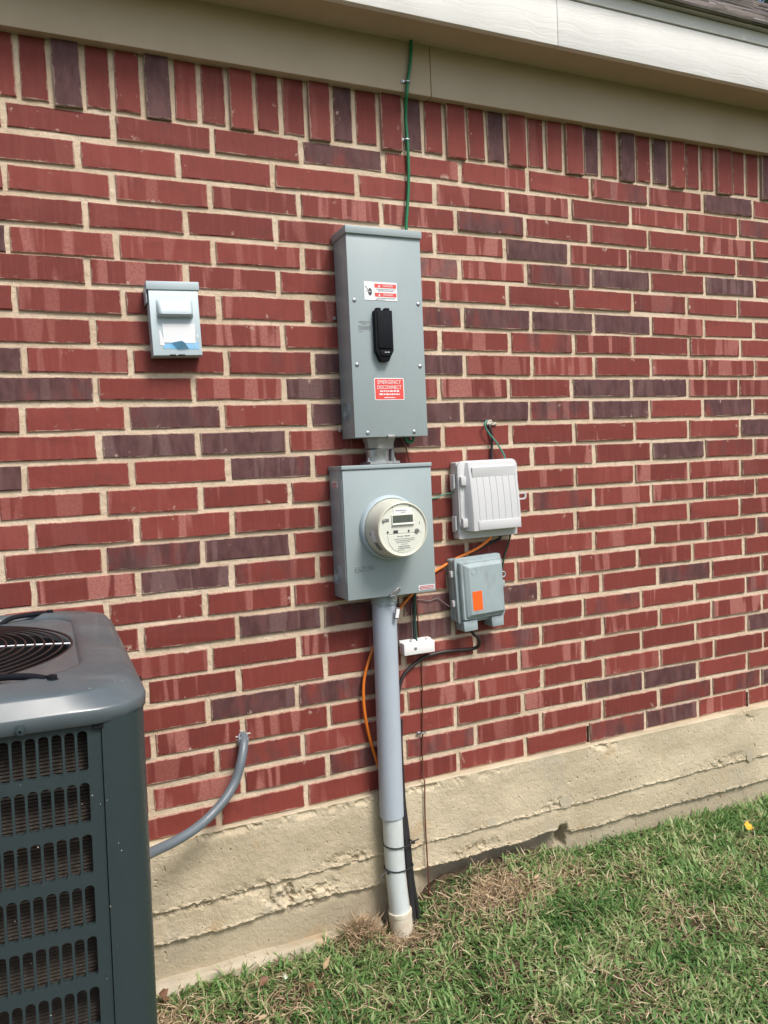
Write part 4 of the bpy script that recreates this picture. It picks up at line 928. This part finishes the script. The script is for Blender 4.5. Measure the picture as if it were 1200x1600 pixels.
build('post_clip', box(AX+.3130, AX+.3270, AY-HB-.0015, AY-HB+.004, .9825, .9900, .001), 'black', t)
# coil seen through the slots
bm = B(); H2 = HB-.034; zs = np.arange(.07, .975, .0052)
def coil(put):
    prev = None
    for i, z in enumerate(zs):
        for dz, dp in ((0, 0), (.0034, .0022), (.0036, .006)):
            cur = [bm.verts.new(put(u, dp, z+dz)) for u in (-.35, .35)]
            if prev: bm.faces.new((prev[0], prev[1], cur[1], cur[0]))
            prev = cur
coil(lambda u, d, z: (AX+u, AY-H2+d, z)); coil(lambda u, d, z: (AX+H2-d, AY+u, z))
build('coil', bm, 'coil', t)
build('inner_shell', box(AX-.34, AX+.335, AY-.335, AY+.34, .06, .80), 'dark', t)
build('back_panel', box(AX-HB+.004, AX+.32, AY+HB-.012, AY+HB-.002, .06, .99), 'ac_paint', t)
build('end_panel', box(AX-HB+.002, AX-HB+.012, AY-.32, AY+HB-.01, .06, .99), 'ac_paint', t)
for u in (.222, -.12):
    o = build('lid_screw', lathe([(.0085, 0), (.0085, -.0015), (.0058, -.002), (.0055, -.005), (.002, -.0055)], (AX+u, AY-.3925, .9965), 'y', 6), 'ac_paint', t, 30)
build('side_bolt', lathe([(.005, 0), (.005, .004), (.001, .005)], (AX+.3925, AY-.22, 1.003), 'x', 8), 'black', t, 30)
rs = random.Random(21); bm = B()
for _ in range(60):    # grit and seed husks lying on the lid and stuck to the panels
    if rs.random() < .45: x, y, z = rs.uniform(.06, .37), -rs.uniform(.33, .375), 1.037
    else: x, y, z = rs.uniform(.20, .36), -HB-.0002, rs.uniform(.35, .95)
    s = rs.uniform(.0002, .0006); box(AX+x-s, AX+x+s*rs.uniform(1, 2), AY+y-s*.5, AY+y+s*.5, z-s*.4, z+s*rs.uniform(.5, 2), bm=bm)
tag(build('grit', bm, 'seal', t), kind='stuff')

t.location.z += .008; t.location.x -= .016; t.rotation_euler.y = R(1.0)     # the pad has settled a little

# ---------------------------------------------------------------- lawn, straw, leaves
DEAD = [(1.25, -.15, .16, 1), (.82, -.085, .075, 1), (1.52, -.12, .10, .8), (.56, -.19, .13, .9), (.22, -.16, .14, .8), (.94, -.13, .10, .9), (.72, -.34, .13, .45), (1.65, -.48, .14, .5), (2.5, -.6, .2, .4), (2.15, -.36, .1, .4), (1.05, -.45, .12, .35), (.40, -.30, .14, .75), (.62, -.42, .12, .6), (1.35, -.62, .14, .5), (1.9, -.75, .2, .4), (1.02, -.30, .10, .5)]
def dead(x, y):
    d = np.zeros_like(x)
    for cx, cy, r, k in DEAD: d = np.maximum(d, k*np.exp(-(((x-cx)/r)**2+((y-cy)/(r*.75))**2)))
    return np.clip(d+.5*np.clip(fbm(x, y, 7, 41)*2.4-1.25, 0, 1), 0, 1)
def blades(name, P, az, ln, wd, tilt, curl, tint, mat, label, cat, twist=None):
    n = len(P); segs = 3; dirv = np.stack([np.cos(az), np.sin(az), 0*az], 1); side = np.stack([-np.sin(az), np.cos(az), 0*az], 1)
    if twist is not None: side = side*np.cos(twist)[:, None]+np.array([0, 0, 1.])*np.sin(twist)[:, None]
    pts = [P]; th = tilt.copy(); hd = az.copy()
    for s in range(segs):
        d = np.stack([np.cos(hd)*np.sin(th), np.sin(hd)*np.sin(th), np.cos(th)], 1); pts.append(pts[-1]+d*(ln/segs)[:, None]); th = th+curl; hd = hd+(0 if twist is None else rng.normal(0, .55, n))
    V = np.zeros((n, 7, 3))
    for s, k in enumerate((.75, 1.0, .8)): V[:, 2*s] = pts[s]-side*(wd*k/2)[:, None]; V[:, 2*s+1] = pts[s]+side*(wd*k/2)[:, None]
    V[:, 6] = pts[3]
    i = (np.arange(n)*7)[:, None]; q = np.concatenate([i+np.array([0, 1, 3, 2]), i+np.array([2, 3, 5, 4])]); tr = i+np.array([4, 5, 6])
    me = bpy.data.meshes.new(name); me.vertices.add(n*7); me.vertices.foreach_set('co', V.ravel())
    li = np.concatenate([q.ravel(), tr.ravel()]); me.loops.add(len(li)); me.loops.foreach_set('vertex_index', li)
    lt = np.concatenate([np.full(len(q), 4), np.full(len(tr), 3)]); me.polygons.add(len(lt)); me.polygons.foreach_set('loop_total', lt); me.polygons.foreach_set('loop_start', np.concatenate([[0], np.cumsum(lt)[:-1]]))
    me.update(calc_edges=True); me.validate()
    me.attributes.new('tint', 'FLOAT', 'POINT').data.foreach_set('value', np.repeat(np.clip(tint, 0, 1), 7)); me.materials.append(M[mat])
    o = bpy.data.objects.new(name, me); col.objects.link(o); return tag(o, label, cat, kind='stuff')
def scatter(n, x0, x1, y0, y1):
    x, y = rng.uniform(x0, x1, n), rng.uniform(y0, y1, n)
    ok = ~((x < AX+.44) & (y > AY-.47) & (y < AY+.45) & (x > AX-.47))
    ok &= ~((x < .86) & (y > -.033)) & (y < -.018) & (np.hypot(x-.942, y+.075) > .034)
    return x[ok], y[ok]
xs_, ys_ = [], []
for n, a in ((86000, (.10, 3.1, -1.05, 0)), (16000, (-1.0, 4.2, -2.3, 0)), (2600, (1.55, 3.2, -.09, -.018))):
    x, y = scatter(n, *a); xs_.append(x); ys_.append(y)
x, y = np.concatenate(xs_), np.concatenate(ys_)
keep = rng.random(len(x)) > dead(x, y)*.97; keep &= rng.random(len(x)) < .30+1.0*fbm(x, y, 16, 51); x, y = x[keep], y[keep]; n = len(x)
P = np.stack([x, y, soil_z(x, y)-.004+rng.uniform(0, .012, n)], 1); hgt = .75+.6*fbm(x, y, 6, 60)
clump = fbm(x, y, 10, 71)
blades('lawn_grass', P, fbm(x, y, 9, 81)*9+rng.normal(0, 1.5, n), hgt*rng.uniform(.018, .052, n), rng.uniform(.0026, .0062, n)*np.where(rng.random(n) < .18, 1.55, 1.0), rng.uniform(.35, 1.6, n), rng.uniform(-.1, .5, n), clump*1.1-.10+rng.normal(.0, .23, n), 'grass', 'short green lawn grass growing along the concrete base', 'grass')
xs_, ys_ = [], []
x, y = scatter(52000, .05, 3.1, -1.05, 0); k = rng.random(len(x)) < dead(x, y)*.75+.10; xs_.append(x[k]); ys_.append(y[k])
for cx, cy, sx_, sy_, n in ((1.24, -.13, .13, .06, 1300), (.815, -.085, .05, .030, 700), (.95, -.115, .06, .03, 400), (.22, -.14, .07, .05, 350)):
    x, y = rng.normal(cx, sx_, n), np.minimum(rng.normal(cy, sy_, n), -.03); xs_.append(x); ys_.append(y)
x, y = np.concatenate(xs_), np.concatenate(ys_); n = len(x)
P = np.stack([x, y, soil_z(x, y)+rng.uniform(.0, .020, n)], 1)
for cx, cy, r, hh in ((1.24, -.12, .10, .014), (.815, -.085, .06, .045)): P[:, 2] += hh*np.exp(-((x-cx)**2+(y-cy)**2)/r**2)*rng.uniform(0, 1, n)
blades('dry_straw', P, rng.uniform(0, math.tau, n), rng.uniform(.018, .065, n), rng.uniform(.0010, .0032, n), rng.uniform(.9, 1.75, n), rng.normal(.0, .22, n), rng.beta(2, 1.7, n)*(1-.45*np.exp(-((x-.815)**2+(y+.085)**2)/.006)), 'straw', 'dry straw and dead runners lying in the thin patches of lawn', 'straw', rng.uniform(-1, 1, n))
def leaf(name, x, y, ln, wd, rot, mat, label, lift=.03, bend=.5, tilt=.3):
    bm = B(); rows = []
    for i in range(7):
        u = i/6; w_ = wd*math.sin(math.pi*(.03+.97*u**.85))**1.1/2
        rows.append([bm.verts.new(((u-.5)*ln, s*w_, bend*ln*((u-.5)**2)+.7*w_*abs(s)*(1+.8*math.sin(9*u+2*s)))) for s in (-1, -.45, .45, 1)])
    for A, C in zip(rows, rows[1:]):
        for k in range(3): bm.faces.new((A[k], A[k+1], C[k+1], C[k]))
    bmesh.ops.rotate(bm, cent=(0, 0, 0), verts=bm.verts, matrix=Matrix.Rotation(rot, 3, 'Z') @ Matrix.Rotation(tilt, 3, 'X'))
    z = float(soil_z(x, y))+lift; bmesh.ops.translate(bm, verts=bm.verts, vec=(x, y, z))
    single(name, bm, mat, label, 'leaf', 'fallen leaves', 60, (x, y, z))
leaf('fallen_leaf', 2.215, -.215, .045, .032, .4, 'leaf_yellow', 'bright yellow leaf lying on the lawn', .045, .3, .5)
leaf('fallen_leaf', .236, -.085, .045, .030, 1.1, 'leaf_brown', 'curled dark brown leaf against the base beside the air conditioner', .035, 1.2, .9)
leaf('fallen_leaf', .246, -.215, .042, .024, .2, 'leaf_brown', 'dark brown leaf in the straw beside the air conditioner', .03, .8, .5)
leaf('fallen_leaf', .492, -.155, .040, .022, .7, 'leaf_brown', 'small brown leaf on the straw patch below the flexible conduit', .035, .6, .4)
leaf('fallen_leaf', .545, -.175, .026, .012, 1.2, 'leaf_pale', 'pale green-white leaf standing in the straw below the concrete base', .05, .4, 1.0)
leaf('fallen_leaf', .665, -.165, .065, .014, .9, 'leaf_tan', 'long tan leaf leaning in the grass left of the pipe', .045, .5, .8)
leaf('fallen_leaf', .600, -.205, .045, .022, 2.2, 'leaf_brown', 'wide russet leaf under the long tan one', .025, .5, .3)
leaf('fallen_leaf', .455, -.285, .026, .012, .3, 'leaf_tan', 'small tan leaf in the short grass below the straw patch', .035, .5, .4)
leaf('fallen_leaf', .400, -.300, .034, .016, 2.0, 'leaf_brown', 'narrow brown leaf deep in the grass near the air conditioner', .03, .8, .4)
leaf('fallen_leaf', 1.36, -.170, .04, .010, .5, 'leaf_tan', 'split tan leaf lying in the straw pile right of the pipe', .05, .9, .5)
leaf('fallen_leaf', 1.33, -.140, .035, .024, 1.4, 'leaf_brown', 'dark leaf half buried in the straw pile right of the pipe', .05, .9, .7)
leaf('fallen_leaf', 1.46, -.245, .040, .016, 2.3, 'leaf_brown', 'thin brown leaf on the green lawn beyond the straw pile', .04, .6, .4)

# ---------------------------------------------------------------- tree beyond the roof
TX, TY = 13.2, 9.6
t = thing('shade_tree', 'dark green leafy tree rising behind the shingled roof', 'tree', (TX, TY, -.1))
bm = tube([(TX, TY, -.2), (TX+.1, TY, 3), (TX-.1, TY+.1, 6), (TX, TY, 9.5)], .26, 10, n=4, rf=lambda i, r: r*(1-.06*i))
for k in range(7):
    a = k*.95; tube([(TX, TY, 4.5+k*.55), (TX+.9*math.cos(a), TY+.9*math.sin(a), 6+k*.6), (TX+2*math.cos(a), TY+2*math.sin(a), 7.6+k*.55)], .07, 6, bm, 3)
build('trunk', bm, 'bark', t, 60)
n = 9000; ctr = np.array([[TX+rng.normal(0, 1.5), TY+rng.normal(0, 1.5), 9.2+rng.normal(0, 1.3)] for _ in range(60)])
P = ctr[rng.integers(0, 60, n)]+rng.normal(0, .5, (n, 3)); u = rng.normal(0, 1, (n, 3)); u /= np.linalg.norm(u, axis=1)[:, None]; v = np.cross(u, rng.normal(0, 1, (n, 3))); v /= np.linalg.norm(v, axis=1)[:, None]
V = np.stack([P-u*.09, P-v*.045, P+u*.09, P+v*.045], 1).reshape(-1, 3)
me = bpy.data.meshes.new('crown'); me.from_pydata(V.tolist(), [], np.arange(4*n).reshape(n, 4).tolist()); me.materials.append(M['foliage'])
me.attributes.new('tint', 'FLOAT', 'POINT').data.foreach_set('value', np.repeat(rng.random(n), 4))
o = bpy.data.objects.new('crown', me); col.objects.link(o); o.parent = t; o.location = -ORG[t]
